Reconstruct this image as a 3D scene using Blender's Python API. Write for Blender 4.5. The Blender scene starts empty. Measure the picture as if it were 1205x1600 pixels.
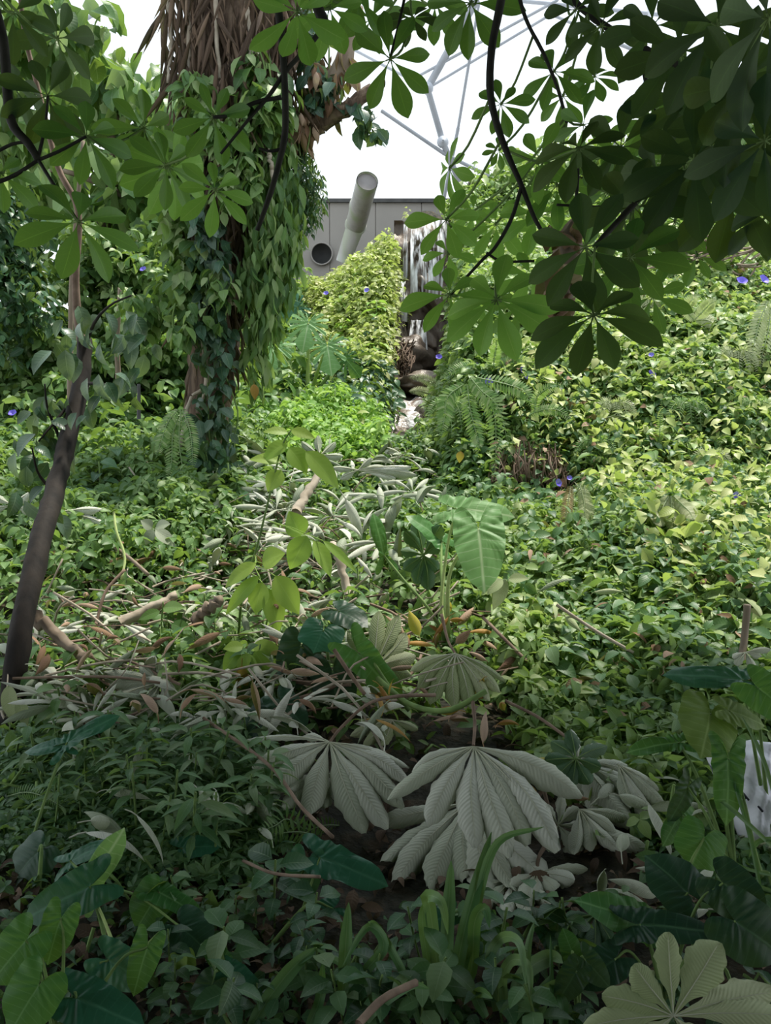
import bpy, math, random
import numpy as np
from mathutils import Vector, Matrix

random.seed(7)
rng = np.random.default_rng(11)
S = bpy.context.scene
C = S.collection

# ------------------------------------------------------------------ camera, sky, sun, exposure
FPX = 1331.0
PITCH = math.atan(150 / FPX)
CAM = np.array([0.0, 0.0, 1.6])
cd = bpy.data.cameras.new('camera'); cam = bpy.data.objects.new('camera', cd); C.objects.link(cam)
cam.location = CAM; cam.rotation_euler = (math.pi / 2 - PITCH, 0, 0)
cd.sensor_fit = 'VERTICAL'; cd.sensor_height = 24.0; cd.lens = 24.0 * FPX / 1600.0
cd.clip_start = 0.05; cd.clip_end = 300
S.camera = cam

W = bpy.data.worlds.new('sky'); S.world = W; W.use_nodes = True
wn = W.node_tree; wn.nodes.clear()
bg = wn.nodes.new('ShaderNodeBackground'); wo = wn.nodes.new('ShaderNodeOutputWorld')
geo = wn.nodes.new('ShaderNodeTexCoord'); sp = wn.nodes.new('ShaderNodeSeparateXYZ')
cr = wn.nodes.new('ShaderNodeValToRGB')
cr.color_ramp.elements[0].position = 0.0; cr.color_ramp.elements[0].color = (0.92, 0.97, 1.0, 1)
cr.color_ramp.elements[1].position = 0.9; cr.color_ramp.elements[1].color = (0.78, 0.90, 1.0, 1)
wn.links.new(geo.outputs['Generated'], sp.inputs[0]); wn.links.new(sp.outputs['Z'], cr.inputs['Fac'])
wn.links.new(cr.outputs['Color'], bg.inputs['Color']); bg.inputs['Strength'].default_value = 1.15
wn.links.new(bg.outputs[0], wo.inputs[0])

sd = bpy.data.lights.new('sun', 'SUN'); so = bpy.data.objects.new('sun', sd); C.objects.link(so)
sd.energy = 5.2; sd.angle = math.radians(6); sd.color = (1.0, 0.95, 0.84)
SUN_FROM = Vector((0.28, 0.30, 1.0)).normalized()
so.rotation_euler = SUN_FROM.to_track_quat('Z', 'Y').to_euler()

S.view_settings.view_transform = 'Standard'; S.view_settings.look = 'None'
S.view_settings.gamma = 1; S.view_settings.use_curve_mapping = False
S.view_settings.exposure = 0.33

# ------------------------------------------------------------------ pixel -> world
CP, SP_ = math.cos(PITCH), math.sin(PITCH)
def ray(px, py):
    px = np.asarray(px, float); py = np.asarray(py, float)
    x = (px - 602.5) / FPX; u = (800 - py) / FPX
    d = np.stack([x + 0 * u, CP + SP_ * u + 0 * x, -SP_ + CP * u + 0 * x], -1)
    return d / d[..., 1:2]
def at(px, py, Y):
    return CAM + ray(px, py) * np.asarray(Y, float)[..., None]
def V(a): return Vector((float(a[0]), float(a[1]), float(a[2])))

# ------------------------------------------------------------------ terrain height
def sst(a, b, x):
    t = np.clip((x - a) / (b - a), 0, 1); return t * t * (3 - 2 * t)
LY = [-6, 0, 2.2, 3.6, 5, 8, 11, 13.5, 16, 18, 22, 40]
LZ = [0, 0, .03, .11, .28, .75, 1.5, 2.35, 4.35, 4.6, 4.3, 4.3]
RY = [-6, 0, 2.2, 3.6, 5, 7.9, 9.3, 11, 14, 18, 22, 40]
RZ = [0, 0, .03, .11, .30, .80, 2.05, 2.75, 4.25, 6.4, 7.2, 7.2]
KY = [-6, 0, 11, 12.2, 13, 16.6, 17.6, 19, 22, 40]
KZ = [0, 0, 1.05, 1.55, 1.8, 2.5, 5.7, 5.9, 5.6, 5.6]
def H(x, y):
    x = np.asarray(x, float); y = np.asarray(y, float)
    u = x / np.maximum(y, 1.0)
    zl = np.interp(y, LY, LZ); zr = np.interp(y, RY, RZ)
    s = sst(.055, .10, u)
    z = zl * (1 - s) + zr * s
    z = z - sst(.01, -.11, u) * sst(12, 16, y) * .92 - sst(-.12, -.30, u) * sst(12, 17, y) * .9
    uc = np.interp(y, [10, 12.5, 13.5, 16], [.016, .019, .032, .047])
    k = np.exp(-((u - uc) / .028) ** 4) * sst(10.4, 11.5, y)
    z = z * (1 - k) + np.interp(y, KY, KZ) * k
    k2 = np.exp(-((u - uc) / .036) ** 4) * sst(10.4, 11.5, y)
    b = (np.sin(1.9 * x + .7 * y) * np.sin(1.5 * y - .6 * x + 1) * .5 + np.sin(4.1 * x + 1.3) * np.sin(3.7 * y) * .3
         + np.sin(.8 * x - 1.1 * y) * .4)
    amp = (.03 + .016 * np.clip(y, 0, 16)) * (1 - k2)
    return z + b * amp
def hit(px, py, lift=0.0):
    d = ray(px, py); Ys = np.arange(1.6, 24, .04)
    P = CAM[None, None, :] + d.reshape(-1, 1, 3) * Ys[None, :, None]
    below = P[..., 2] < H(P[..., 0], P[..., 1]) + lift
    i = np.where(below.any(1), below.argmax(1), len(Ys) - 1)
    ok = below.any(1)
    return P[np.arange(len(i)), i], ok

def surf(px, py, lift=.2):
    P, ok = hit([px], [py], lift); return float(P[0][1]) if ok[0] else 99.
# ------------------------------------------------------------------ materials
def nt(name):
    m = bpy.data.materials.new(name); m.use_nodes = True; t = m.node_tree; t.nodes.clear()
    return m, t, t.nodes.new('ShaderNodeOutputMaterial')
def mth(t, op, a, b=None, c=None, clamp=False):
    n = t.nodes.new('ShaderNodeMath'); n.operation = op; n.use_clamp = clamp
    for i, v in enumerate((a, b, c)):
        if v is None: continue
        if isinstance(v, (int, float)): n.inputs[i].default_value = v
        else: t.links.new(v, n.inputs[i])
    return n.outputs[0]
def ramp(t, fac, cols):
    r = t.nodes.new('ShaderNodeValToRGB'); e = r.color_ramp.elements
    while len(e) < len(cols): e.new(.5)
    for i, (p, c) in enumerate(cols):
        e[i].position = p; e[i].color = (*c, 1)
    t.links.new(fac, r.inputs[0]); return r.outputs[0]
def mixc(t, f, a, b):
    n = t.nodes.new('ShaderNodeMix'); n.data_type = 'RGBA'
    for i, v in ((0, f), (6, a), (7, b)):
        if isinstance(v, (int, float)): n.inputs[i].default_value = v
        elif isinstance(v, tuple): n.inputs[i].default_value = (*v, 1)
        else: t.links.new(v, n.inputs[i])
    return n.outputs[2]
def leaf_mat(name, cols, trans=.35, rough=.45, vein=(.4, .5, .3), vw=.05, vs=.5, N=9, k=1.2, bump=.3, blot=None, lat=.12):
    m, t, out = nt(name)
    at_ = t.nodes.new('ShaderNodeAttribute'); at_.attribute_name = 'var'
    n = len(cols)
    col = ramp(t, at_.outputs['Fac'], [(i / (n - 1), c) for i, c in enumerate(cols)])
    uv = t.nodes.new('ShaderNodeUVMap'); sx = t.nodes.new('ShaderNodeSeparateXYZ'); t.links.new(uv.outputs[0], sx.inputs[0])
    a = mth(t, 'MULTIPLY', mth(t, 'ABSOLUTE', mth(t, 'SUBTRACT', sx.outputs[0], .5)), 2.0)
    mid = mth(t, 'SUBTRACT', 1.0, mth(t, 'DIVIDE', a, vw), clamp=True)
    ph = mth(t, 'MULTIPLY', mth(t, 'SUBTRACT', mth(t, 'MULTIPLY', sx.outputs[1], float(N)), mth(t, 'MULTIPLY', a, k)), 2 * math.pi)
    sn = mth(t, 'SINE', ph)
    line = mth(t, 'MULTIPLY', mth(t, 'GREATER_THAN', sn, .93), lat)
    f = mth(t, 'MULTIPLY', mth(t, 'MAXIMUM', mid, line), vs)
    col = mixc(t, f, col, vein)
    if blot:
        tc = t.nodes.new('ShaderNodeTexCoord'); nz = t.nodes.new('ShaderNodeTexNoise'); nz.inputs['Scale'].default_value = blot[1]
        nz.inputs['Detail'].default_value = 4
        t.links.new(tc.outputs['Object'], nz.inputs[0])
        bf = mth(t, 'MULTIPLY', mth(t, 'SUBTRACT', nz.outputs['Fac'], .5, clamp=True), blot[2])
        col = mixc(t, bf, col, blot[0])
    bp = t.nodes.new('ShaderNodeBump'); bp.inputs['Strength'].default_value = bump * .35; bp.inputs['Distance'].default_value = .002
    hh = mth(t, 'ADD', sn, mth(t, 'MULTIPLY', mid, -2.0))
    t.links.new(hh, bp.inputs['Height'])
    p = t.nodes.new('ShaderNodeBsdfPrincipled'); t.links.new(col, p.inputs['Base Color'])
    p.inputs['Roughness'].default_value = rough; p.inputs['Specular IOR Level'].default_value = .35
    t.links.new(bp.outputs[0], p.inputs['Normal'])
    if trans > 0:
        tr = t.nodes.new('ShaderNodeBsdfTranslucent')
        tcol = mixc(t, .5, col, (.42, .62, .06))
        t.links.new(tcol, tr.inputs[0])
        mx = t.nodes.new('ShaderNodeMixShader'); mx.inputs[0].default_value = trans
        t.links.new(p.outputs[0], mx.inputs[1]); t.links.new(tr.outputs[0], mx.inputs[2]); t.links.new(mx.outputs[0], out.inputs[0])
    else:
        t.links.new(p.outputs[0], out.inputs[0])
    return m
def solid(name, cols, scale=8, rough=.8, bump=.4, bd=.01, stretch=(1, 1, 1), metal=0, spec=.3):
    m, t, out = nt(name)
    tc = t.nodes.new('ShaderNodeTexCoord'); mp = t.nodes.new('ShaderNodeMapping'); mp.inputs['Scale'].default_value = stretch
    nz = t.nodes.new('ShaderNodeTexNoise'); nz.inputs['Scale'].default_value = scale; nz.inputs['Detail'].default_value = 6
    t.links.new(tc.outputs['Object'], mp.inputs[0]); t.links.new(mp.outputs[0], nz.inputs[0])
    n = len(cols)
    col = ramp(t, nz.outputs['Fac'], [(.3 + .4 * i / (n - 1), c) for i, c in enumerate(cols)])
    bp = t.nodes.new('ShaderNodeBump'); bp.inputs['Strength'].default_value = bump; bp.inputs['Distance'].default_value = bd
    t.links.new(nz.outputs['Fac'], bp.inputs['Height'])
    p = t.nodes.new('ShaderNodeBsdfPrincipled'); t.links.new(col, p.inputs['Base Color'])
    p.inputs['Roughness'].default_value = rough; p.inputs['Metallic'].default_value = metal; p.inputs['Specular IOR Level'].default_value = spec
    t.links.new(bp.outputs[0], p.inputs['Normal']); t.links.new(p.outputs[0], out.inputs[0])
    return m
M = {}
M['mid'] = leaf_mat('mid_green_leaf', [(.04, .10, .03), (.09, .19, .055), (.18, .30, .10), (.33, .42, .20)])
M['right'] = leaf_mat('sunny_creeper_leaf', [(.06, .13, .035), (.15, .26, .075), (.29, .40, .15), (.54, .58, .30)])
M['yellow'] = leaf_mat('yellow_green_leaf', [(.18, .25, .07), (.38, .46, .13), (.58, .61, .26), (.50, .46, .20)], trans=.4)
M['bright'] = leaf_mat('bright_green_leaf', [(.12, .28, .05), (.25, .46, .09), (.42, .60, .18)], trans=.45)
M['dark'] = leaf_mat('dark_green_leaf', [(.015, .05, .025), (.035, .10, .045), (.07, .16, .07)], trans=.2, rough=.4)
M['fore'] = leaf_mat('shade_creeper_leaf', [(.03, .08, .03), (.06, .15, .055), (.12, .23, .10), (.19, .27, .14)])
M['glossy'] = leaf_mat('glossy_blue_green_leaf', [(.02, .055, .035), (.045, .11, .065), (.13, .19, .14)], trans=.15, rough=.32)
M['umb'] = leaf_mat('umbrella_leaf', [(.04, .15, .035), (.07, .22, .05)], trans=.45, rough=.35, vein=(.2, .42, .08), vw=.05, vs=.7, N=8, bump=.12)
M['umb_lit'] = leaf_mat('umbrella_leaf_lit', [(.13, .34, .06), (.19, .44, .09)], trans=.52, rough=.4, vein=(.4, .6, .2), vw=.05, vs=.6, N=8, bump=.12)  # brighter copy of the umbrella leaf, bright light put into the colour
M['umb_shaded'] = leaf_mat('umbrella_leaf_shaded', [(.010, .038, .016), (.018, .065, .022)], trans=.28, rough=.62, vein=(.05, .14, .03), vw=.05, vs=.6, N=8, bump=.12)  # darker copy of the umbrella leaf, canopy shade put into the colour
M['gray'] = leaf_mat('grey_wilted_leaf', [(.36, .39, .29), (.47, .49, .39), (.57, .58, .50)], trans=.06, rough=.7, vein=(.50, .50, .40), vw=.05, vs=.8, N=26, k=3.2, bump=.9, lat=.0, blot=((.20, .19, .13), 9, .8))
M['graygreen'] = leaf_mat('grey_green_wilted_leaf', [(.26, .32, .15), (.39, .44, .24), (.48, .51, .32)], trans=.12, rough=.65, vein=(.48, .48, .32), vw=.05, vs=.7, N=22, k=3, bump=.9, lat=.0)
M['cecdark'] = leaf_mat('dark_palmate_leaf', [(.025, .08, .03), (.06, .14, .06)], trans=.2, rough=.5, vein=(.28, .36, .2), vw=.06, vs=.8, N=20, k=3, bump=.6, lat=.1)
M['graycurl'] = leaf_mat('pale_curled_leaf', [(.16, .20, .12), (.30, .34, .24), (.56, .58, .48)], trans=.08, rough=.6, N=14, k=2, bump=.6, lat=0)
M['brown'] = leaf_mat('brown_dead_leaf', [(.12, .06, .035), (.27, .16, .10), (.46, .33, .25)], trans=.15, rough=.8, vein=(.35, .22, .12), N=12, k=2, bump=.7, lat=0)
M['strip'] = leaf_mat('dry_strip_leaf', [(.05, .032, .022), (.14, .09, .06), (.30, .22, .16)], trans=.05, rough=.9, vein=(.2, .15, .1), bump=.5, lat=0)
M['orange'] = leaf_mat('orange_dead_leaf', [(.30, .13, .035), (.46, .25, .06)], trans=.3, rough=.6, vein=(.5, .3, .1))
M['yleaf'] = leaf_mat('yellowing_leaf', [(.5, .42, .05), (.68, .55, .10)], trans=.35)
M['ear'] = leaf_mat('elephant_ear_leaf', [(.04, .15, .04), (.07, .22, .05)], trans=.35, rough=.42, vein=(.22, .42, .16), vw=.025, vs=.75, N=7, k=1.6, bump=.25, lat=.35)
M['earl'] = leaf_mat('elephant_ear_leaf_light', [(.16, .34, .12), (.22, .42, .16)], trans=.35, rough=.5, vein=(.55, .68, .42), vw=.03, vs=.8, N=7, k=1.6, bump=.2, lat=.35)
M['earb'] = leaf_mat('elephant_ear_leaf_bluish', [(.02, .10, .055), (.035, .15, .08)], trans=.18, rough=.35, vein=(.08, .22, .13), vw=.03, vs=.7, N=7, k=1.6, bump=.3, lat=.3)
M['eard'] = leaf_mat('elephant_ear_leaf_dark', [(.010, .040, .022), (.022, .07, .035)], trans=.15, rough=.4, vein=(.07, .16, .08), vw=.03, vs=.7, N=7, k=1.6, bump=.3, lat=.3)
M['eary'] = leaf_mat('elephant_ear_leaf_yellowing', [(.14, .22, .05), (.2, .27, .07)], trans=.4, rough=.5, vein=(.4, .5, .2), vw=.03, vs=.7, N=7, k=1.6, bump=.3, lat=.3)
M['strap'] = leaf_mat('strap_leaf', [(.05, .14, .045), (.09, .20, .07), (.16, .26, .12)], trans=.25, rough=.45, N=1, k=0, bump=.0, lat=0, vw=.1, vs=.3)
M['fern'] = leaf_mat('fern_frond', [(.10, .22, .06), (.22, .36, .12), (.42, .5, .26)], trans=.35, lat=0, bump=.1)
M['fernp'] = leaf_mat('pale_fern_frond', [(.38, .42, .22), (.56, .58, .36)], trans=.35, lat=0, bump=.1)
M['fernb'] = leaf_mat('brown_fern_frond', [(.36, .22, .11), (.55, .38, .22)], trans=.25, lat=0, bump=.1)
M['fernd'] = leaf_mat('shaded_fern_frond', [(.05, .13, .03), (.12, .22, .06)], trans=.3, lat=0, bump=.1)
M['stem'] = solid('green_stem', [(.10, .17, .05), (.20, .30, .09)], 12)
M['stemy'] = solid('yellow_green_stem', [(.32, .42, .14), (.42, .5, .2)], 12)
M['rib'] = solid('pale_leaf_rib', [(.42, .43, .31), (.52, .52, .40)], 12)
M['stemr'] = solid('reddish_stalk', [(.12, .08, .055), (.27, .19, .14)], 14)
M['darkbark'] = solid('dark_wet_bark', [(.007, .0055, .0045), (.028, .021, .016)], 14, stretch=(1, 1, .3), bump=.8)
M['twig'] = solid('dark_twig_bark', [(.014, .014, .011), (.035, .034, .025)], 20)
M['bark'] = solid('brown_fibrous_bark', [(.04, .025, .017), (.12, .08, .055), (.22, .16, .11)], 9, stretch=(1.6, 1.6, .25), bump=1, bd=.03)
M['tanbark'] = solid('tan_bark', [(.16, .12, .085), (.30, .24, .18)], 9, stretch=(1, 1, .4), bump=.5)
M['pale'] = solid('pale_dead_wood', [(.28, .23, .17), (.48, .42, .34)], 8, bump=.5)
M['soil'] = solid('dark_leaf_litter_soil', [(.010, .010, .006), (.03, .028, .016), (.07, .05, .03)], 14, bump=1, bd=.04)
M['rock'] = solid('wet_brown_rock', [(.06, .045, .035), (.17, .13, .10), (.30, .24, .19)], 2.2, rough=.45, bump=1, bd=.12, stretch=(1, 1, .5))
M['wall'] = solid('grey_panel_wall', [(.30, .28, .26), (.36, .335, .31)], 1.2, rough=.85, bump=.05)
M['rail'] = solid('dark_rail', [(.06, .06, .06), (.09, .09, .09)], 5, rough=.6)
M['pipe'] = solid('weathered_grey_pipe', [(.36, .34, .32), (.50, .48, .46), (.40, .45, .30)], 1.6, rough=.5, stretch=(2, 2, .25), bump=.05)
M['pipein'] = solid('grey_pipe_inside', [(.20, .18, .18), (.28, .26, .26)], 3, rough=.8)
M['black'] = solid('hole_shade', [(.010, .010, .010), (.02, .02, .018)], 5)
M['steel'] = solid('painted_steel', [(.42, .45, .50), (.52, .55, .60)], 2, rough=.5, bump=.02)
M['blue'] = leaf_mat('blue_violet_petal', [(.10, .07, .62), (.22, .14, .82)], trans=.25, lat=0, bump=0, vs=0)
M['pink'] = leaf_mat('pink_bract', [(.6, .22, .25), (.75, .36, .38)], trans=.25, lat=0, bump=0, vs=0)
M['sack'] = solid('white_plastic_sack', [(.70, .70, .78), (.86, .86, .90)], 5, rough=.4, bump=.4, bd=.02)
M['mark'] = solid('black_print', [(.02, .02, .03), (.03, .03, .04)], 5)
def water_mat(name, dens, scale, stretch):
    m, t, out = nt(name)
    tc = t.nodes.new('ShaderNodeTexCoord'); mp = t.nodes.new('ShaderNodeMapping'); mp.inputs['Scale'].default_value = stretch
    nz = t.nodes.new('ShaderNodeTexNoise'); nz.inputs['Scale'].default_value = scale; nz.inputs['Detail'].default_value = 5
    t.links.new(tc.outputs['Object'], mp.inputs[0]); t.links.new(mp.outputs[0], nz.inputs[0])
    f = ramp(t, nz.outputs['Fac'], [(.5 - dens, (0, 0, 0)), (.72 - dens, (1, 1, 1))])
    p = t.nodes.new('ShaderNodeBsdfPrincipled'); p.inputs['Base Color'].default_value = (.85, .86, .88, 1); p.inputs['Roughness'].default_value = .3
    tr = t.nodes.new('ShaderNodeBsdfTransparent'); mx = t.nodes.new('ShaderNodeMixShader')
    t.links.new(f, mx.inputs[0]); t.links.new(tr.outputs[0], mx.inputs[1]); t.links.new(p.outputs[0], mx.inputs[2])
    t.links.new(mx.outputs[0], out.inputs[0]); return m
M['fall'] = water_mat('falling_water', .09, 5, (3.5, 1, .30))
def stream_mat():
    m, t, out = nt('foaming_stream_water')
    tc = t.nodes.new('ShaderNodeTexCoord'); nz = t.nodes.new('ShaderNodeTexNoise'); nz.inputs['Scale'].default_value = 5; nz.inputs['Detail'].default_value = 6
    t.links.new(tc.outputs['Object'], nz.inputs[0])
    c = ramp(t, nz.outputs['Fac'], [(.42, (.24, .19, .16)), (.50, (.45, .40, .37)), (.58, (.88, .87, .86))])
    p = t.nodes.new('ShaderNodeBsdfPrincipled'); p.inputs['Roughness'].default_value = .15; t.links.new(c, p.inputs['Base Color'])
    bp = t.nodes.new('ShaderNodeBump'); bp.inputs['Distance'].default_value = .08; t.links.new(nz.outputs['Fac'], bp.inputs['Height']); t.links.new(bp.outputs[0], p.inputs['Normal'])
    t.links.new(p.outputs[0], out.inputs[0]); return m
M['stream'] = stream_mat()

# ------------------------------------------------------------------ mesh builder
class MB:
    def __init__(s): s.v = []; s.f = []; s.uv = []; s.c = []; s.m = []; s.n = 0
    def add(s, v, f, uv=None, var=.5, mi=0):
        v = np.asarray(v, float).reshape(-1, 3); f = np.asarray(f, int).reshape(-1, 4)
        s.v.append(v); s.f.append(f + s.n); s.n += len(v)
        s.uv.append(np.zeros((len(v), 2)) + .5 if uv is None else np.asarray(uv, float).reshape(-1, 2))
        s.c.append(np.broadcast_to(np.asarray(var, float), (len(v),)).copy()); s.m.append(np.full(len(f), mi)); return s
    def mesh(s, name, mats):
        v = np.concatenate(s.v); f = np.concatenate(s.f); uv = np.concatenate(s.uv); c = np.concatenate(s.c); mi = np.concatenate(s.m)
        me = bpy.data.meshes.new(name)
        me.vertices.add(len(v)); me.vertices.foreach_set('co', v.ravel())
        me.loops.add(f.size); me.loops.foreach_set('vertex_index', f.ravel().astype(np.int32))
        me.polygons.add(len(f)); me.polygons.foreach_set('loop_start', (np.arange(len(f)) * 4).astype(np.int32))
        me.polygons.foreach_set('material_index', mi.astype(np.int32))
        me.polygons.foreach_set('use_smooth', np.ones(len(f), bool))
        me.update(calc_edges=True)
        ul = me.uv_layers.new(name='UVMap'); ul.data.foreach_set('uv', uv[f.ravel()].ravel())
        a = me.attributes.new('var', 'FLOAT', 'POINT'); a.data.foreach_set('value', c)
        for m in (mats if isinstance(mats, (list, tuple)) else [mats]): me.materials.append(m)
        return me
    def build(s, name, mats, parent=None, loc=None):
        if loc is None and parent is None:
            v = np.concatenate(s.v); loc = np.array([v[:, 0].mean(), v[:, 1].mean(), v[:, 2].min()])
        if parent is not None: off = np.array(parent['_o'])
        else: off = np.asarray(loc, float)
        s.v = [a - off for a in s.v]
        o = bpy.data.objects.new(name, s.mesh(name, mats)); C.objects.link(o)
        if parent is not None: o.parent = parent; o['_o'] = list(off)
        else: o.location = off; o['_o'] = list(off)
        return o
def tag(o, label, cat, group=None, kind=None):
    if label: o['label'] = label
    if cat: o['category'] = cat
    if group: o['group'] = group
    if kind: o['kind'] = kind
    return o
def thing(name, label, cat, loc, group=None):
    o = bpy.data.objects.new(name, None); C.objects.link(o); o.location = V(loc); o['_o'] = [float(x) for x in loc]
    o.empty_display_size = .1
    return tag(o, label, cat, group)
def copy_tree(o, loc, rz=0, sc=1, tilt=(0, 0), label=None, group=None, mats=None):
    c = o.copy(); C.objects.link(c); c.location = V(loc); c.rotation_euler = (tilt[0], tilt[1], rz); c.scale = (sc, sc, sc)
    if label: c['label'] = label
    if group: c['group'] = group
    for ch in o.children:
        d = ch.copy(); C.objects.link(d); d.parent = c
    return c

def grid(n, m):  # n+1 rows, m+1 cols
    i, j = np.meshgrid(np.arange(n), np.arange(m), indexing='ij'); a = i * (m + 1) + j
    return np.stack([a, a + 1, a + m + 2, a + m + 1], -1).reshape(-1, 4)
def norm(a): return a / np.maximum(np.linalg.norm(a, axis=-1, keepdims=True), 1e-9)

def prof_ovate(t): return np.sin(np.pi * np.clip(t, 0, 1) ** .75) ** .9
def prof_lance(t): return np.sin(np.pi * t ** .8) ** 1.1
def prof_obov(t): return np.clip(np.sin(np.pi * np.clip(t, 0, 1) ** 1.7) ** .85, 0, 1)
def leafT(nl, nw, w, prof=prof_ovate, fold=.25, bend=.6, curl=0.0, stalk=.0, twist=0):
    t = np.linspace(0, 1, nl + 1); s_ = np.linspace(-1, 1, nw + 1)
    ww = np.maximum(prof(t), .03) * w
    th = bend * t; dy = np.cos(th); dz = -np.sin(th)
    yy = np.concatenate([[0], np.cumsum((dy[1:] + dy[:-1]) / 2)]) / nl; zz = np.concatenate([[0], np.cumsum((dz[1:] + dz[:-1]) / 2)]) / nl
    T, Sg = np.meshgrid(t, s_, indexing='ij')
    wg = ww[:, None]
    if curl:
        a = Sg * curl; x = np.sin(a) / curl * wg; up = -(1 - np.cos(a)) / curl * wg
    else:
        x = Sg * wg; up = fold * np.abs(Sg) * wg
    X = x; Y = yy[:, None] + up * np.sin(th)[:, None]; Z = zz[:, None] + up * np.cos(th)[:, None]
    vv = np.stack([X, Y + stalk, Z], -1).reshape(-1, 3)
    return vv, grid(nl, nw), np.stack([(Sg + 1) / 2, T], -1).reshape(-1, 2)
def multi(tpl, angs, tilt=0.0, sc=None):
    v, f, uv = tpl; V_, F_, U_ = [], [], []
    for i, a in enumerate(angs):
        ca, sa = math.cos(a), math.sin(a); ct, st = math.cos(tilt), math.sin(tilt)
        w = v * (sc[i] if sc else 1)
        w = np.stack([w[:, 0], w[:, 1] * ct + w[:, 2] * st, -w[:, 1] * st + w[:, 2] * ct], -1)
        w = np.stack([w[:, 0] * ca + w[:, 1] * sa, -w[:, 0] * sa + w[:, 1] * ca, w[:, 2]], -1)
        V_.append(w); F_.append(f + i * len(v)); U_.append(uv)
    return np.concatenate(V_), np.concatenate(F_), np.concatenate(U_)
T_OV = leafT(4, 2, .30, fold=.3, bend=.7)
T_OV3 = leafT(5, 2, .27, fold=.35, bend=1.0)
T_LA = leafT(4, 2, .14, prof_lance, .3, .8)
T_SM = leafT(2, 2, .34, fold=.3, bend=.5)
T_TRI = multi(leafT(4, 2, .30, fold=.3, bend=.7), [0, 1.9, -1.9], .1, [1, .85, .85])
T_LOB = multi(leafT(4, 2, .22, fold=.2, bend=.7), [0, .8, -.8, 1.6, -1.6], .15, [1, .85, .85, .6, .6])
T_WH = multi(leafT(3, 2, .17, prof_lance, .3, .7), [i * 2 * math.pi / 6 for i in range(6)], .25)
T_LA3 = leafT(5, 2, .2, prof_lance, .3, 1.2)
T_CURL = leafT(6, 4, .3, prof_ovate, bend=1.3, curl=1.3)

def frames(d, n):
    d = norm(d); x = norm(np.cross(d, n)); z = np.cross(x, d)
    return np.stack([x, d, z], -1)   # columns
def scatter(mb, tpl, pos, d, n, sc, var, mi=0):
    v, f, uv = tpl; R = frames(d, n); k = len(v); N = len(pos)
    P = np.einsum('nij,kj->nki', R, v) * np.asarray(sc)[:, None, None] + pos[:, None, :]
    F = (f[None] + (np.arange(N) * k)[:, None, None]).reshape(-1, 4)
    mb.add(P.reshape(-1, 3), F, np.tile(uv, (N, 1)), np.repeat(var, k), mi)
def rnd_dirs(N, droop=.25, tilt=.6, toward=.25):
    a = rng.uniform(0, 2 * np.pi, N)
    d = np.stack([np.cos(a), np.sin(a), rng.normal(-droop, .35, N)], -1)
    n = np.stack([rng.normal(0, tilt, N), rng.normal(-toward, tilt, N), np.ones(N)], -1)
    return norm(d), norm(n)
def tube(mb, pts, rad, sides=8, var=.5, mi=0, caps=True, rough=0):
    pts = np.asarray(pts, float); n = len(pts)
    rad = np.broadcast_to(np.asarray(rad, float), (n,)) if np.ndim(rad) == 0 or len(rad) == n else np.interp(np.linspace(0, 1, n), np.linspace(0, 1, len(rad)), rad)
    tg = norm(np.gradient(pts, axis=0)); ref = np.array([.13, .97, .21]) if abs(tg[0][1]) < .8 else np.array([1, .1, .1])
    a = norm(np.cross(tg, ref)); b = np.cross(tg, a)
    ang = np.linspace(0, 2 * np.pi, sides, endpoint=False)
    R = rad[:, None] * (1 + (rng.normal(0, rough, (n, sides)) if rough else 0))
    P = pts[:, None] + (a[:, None] * np.cos(ang)[None, :, None] + b[:, None] * np.sin(ang)[None, :, None]) * R[..., None]
    P = P.reshape(-1, 3); f = []
    for i in range(n - 1):
        for j in range(sides): f.append([i * sides + j, i * sides + (j + 1) % sides, (i + 1) * sides + (j + 1) % sides, (i + 1) * sides + j])
    # end caps as quad strips
    for base in ((0, (n - 1) * sides) if caps else ()):
        for j in range(1, sides - 2, 2): f.append([base, base + j, base + j + 1, base + (j + 2) % sides])
    mb.add(P, f, None, var, mi); return mb
def spline(p, n):
    p = np.asarray(p, float)
    if len(p) < 3:
        t = np.linspace(0, 1, n)[:, None]; return p[0] * (1 - t) + p[-1] * t
    q = np.vstack([2 * p[0] - p[1], p, 2 * p[-1] - p[-2]]); out = []
    for t in np.linspace(0, len(p) - 1, n):
        i = min(int(t), len(p) - 2); f = t - i; a, b, c, d = q[i:i + 4]
        out.append(.5 * ((2 * b) + (c - a) * f + (2 * a - 5 * b + 4 * c - d) * f * f + (3 * b - 3 * c + d - a) * f ** 3))
    return np.array(out)
def pxpath(pts, n=16):   # pts: (px, py, Y)
    return spline([at(a, b, c) for a, b, c in pts], n)

# ------------------------------------------------------------------ the setting
def ground():
    us = np.linspace(-.95, .95, 181); ys = np.concatenate([np.linspace(-5, 1, 14), np.linspace(1.2, 30, 190)])
    U, Y = np.meshgrid(us, ys); X = U * np.maximum(Y, 3.5)
    Z = H(X, Y) - .02
    mb = MB(); mb.add(np.stack([X, Y, Z], -1), grid(len(ys) - 1, len(us) - 1)[:, ::-1])
    o = mb.build('floor', M['soil'], loc=(0, 0, 0)); o['kind'] = 'structure'
ground()
def box(mb, a, b, mi=0):
    x0, y0, z0 = a; x1, y1, z1 = b
    v = [(x0, y0, z0), (x1, y0, z0), (x1, y1, z0), (x0, y1, z0), (x0, y0, z1), (x1, y0, z1), (x1, y1, z1), (x0, y1, z1)]
    for q in ([0, 3, 2, 1], [4, 5, 6, 7], [0, 1, 5, 4], [1, 2, 6, 5], [2, 3, 7, 6], [3, 0, 4, 7]):
        mb.add([v[i] for i in q], [[0, 1, 2, 3]], None, .5, mi)
WY = 22.0
zt = at(600, 317, WY)[2]
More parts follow.
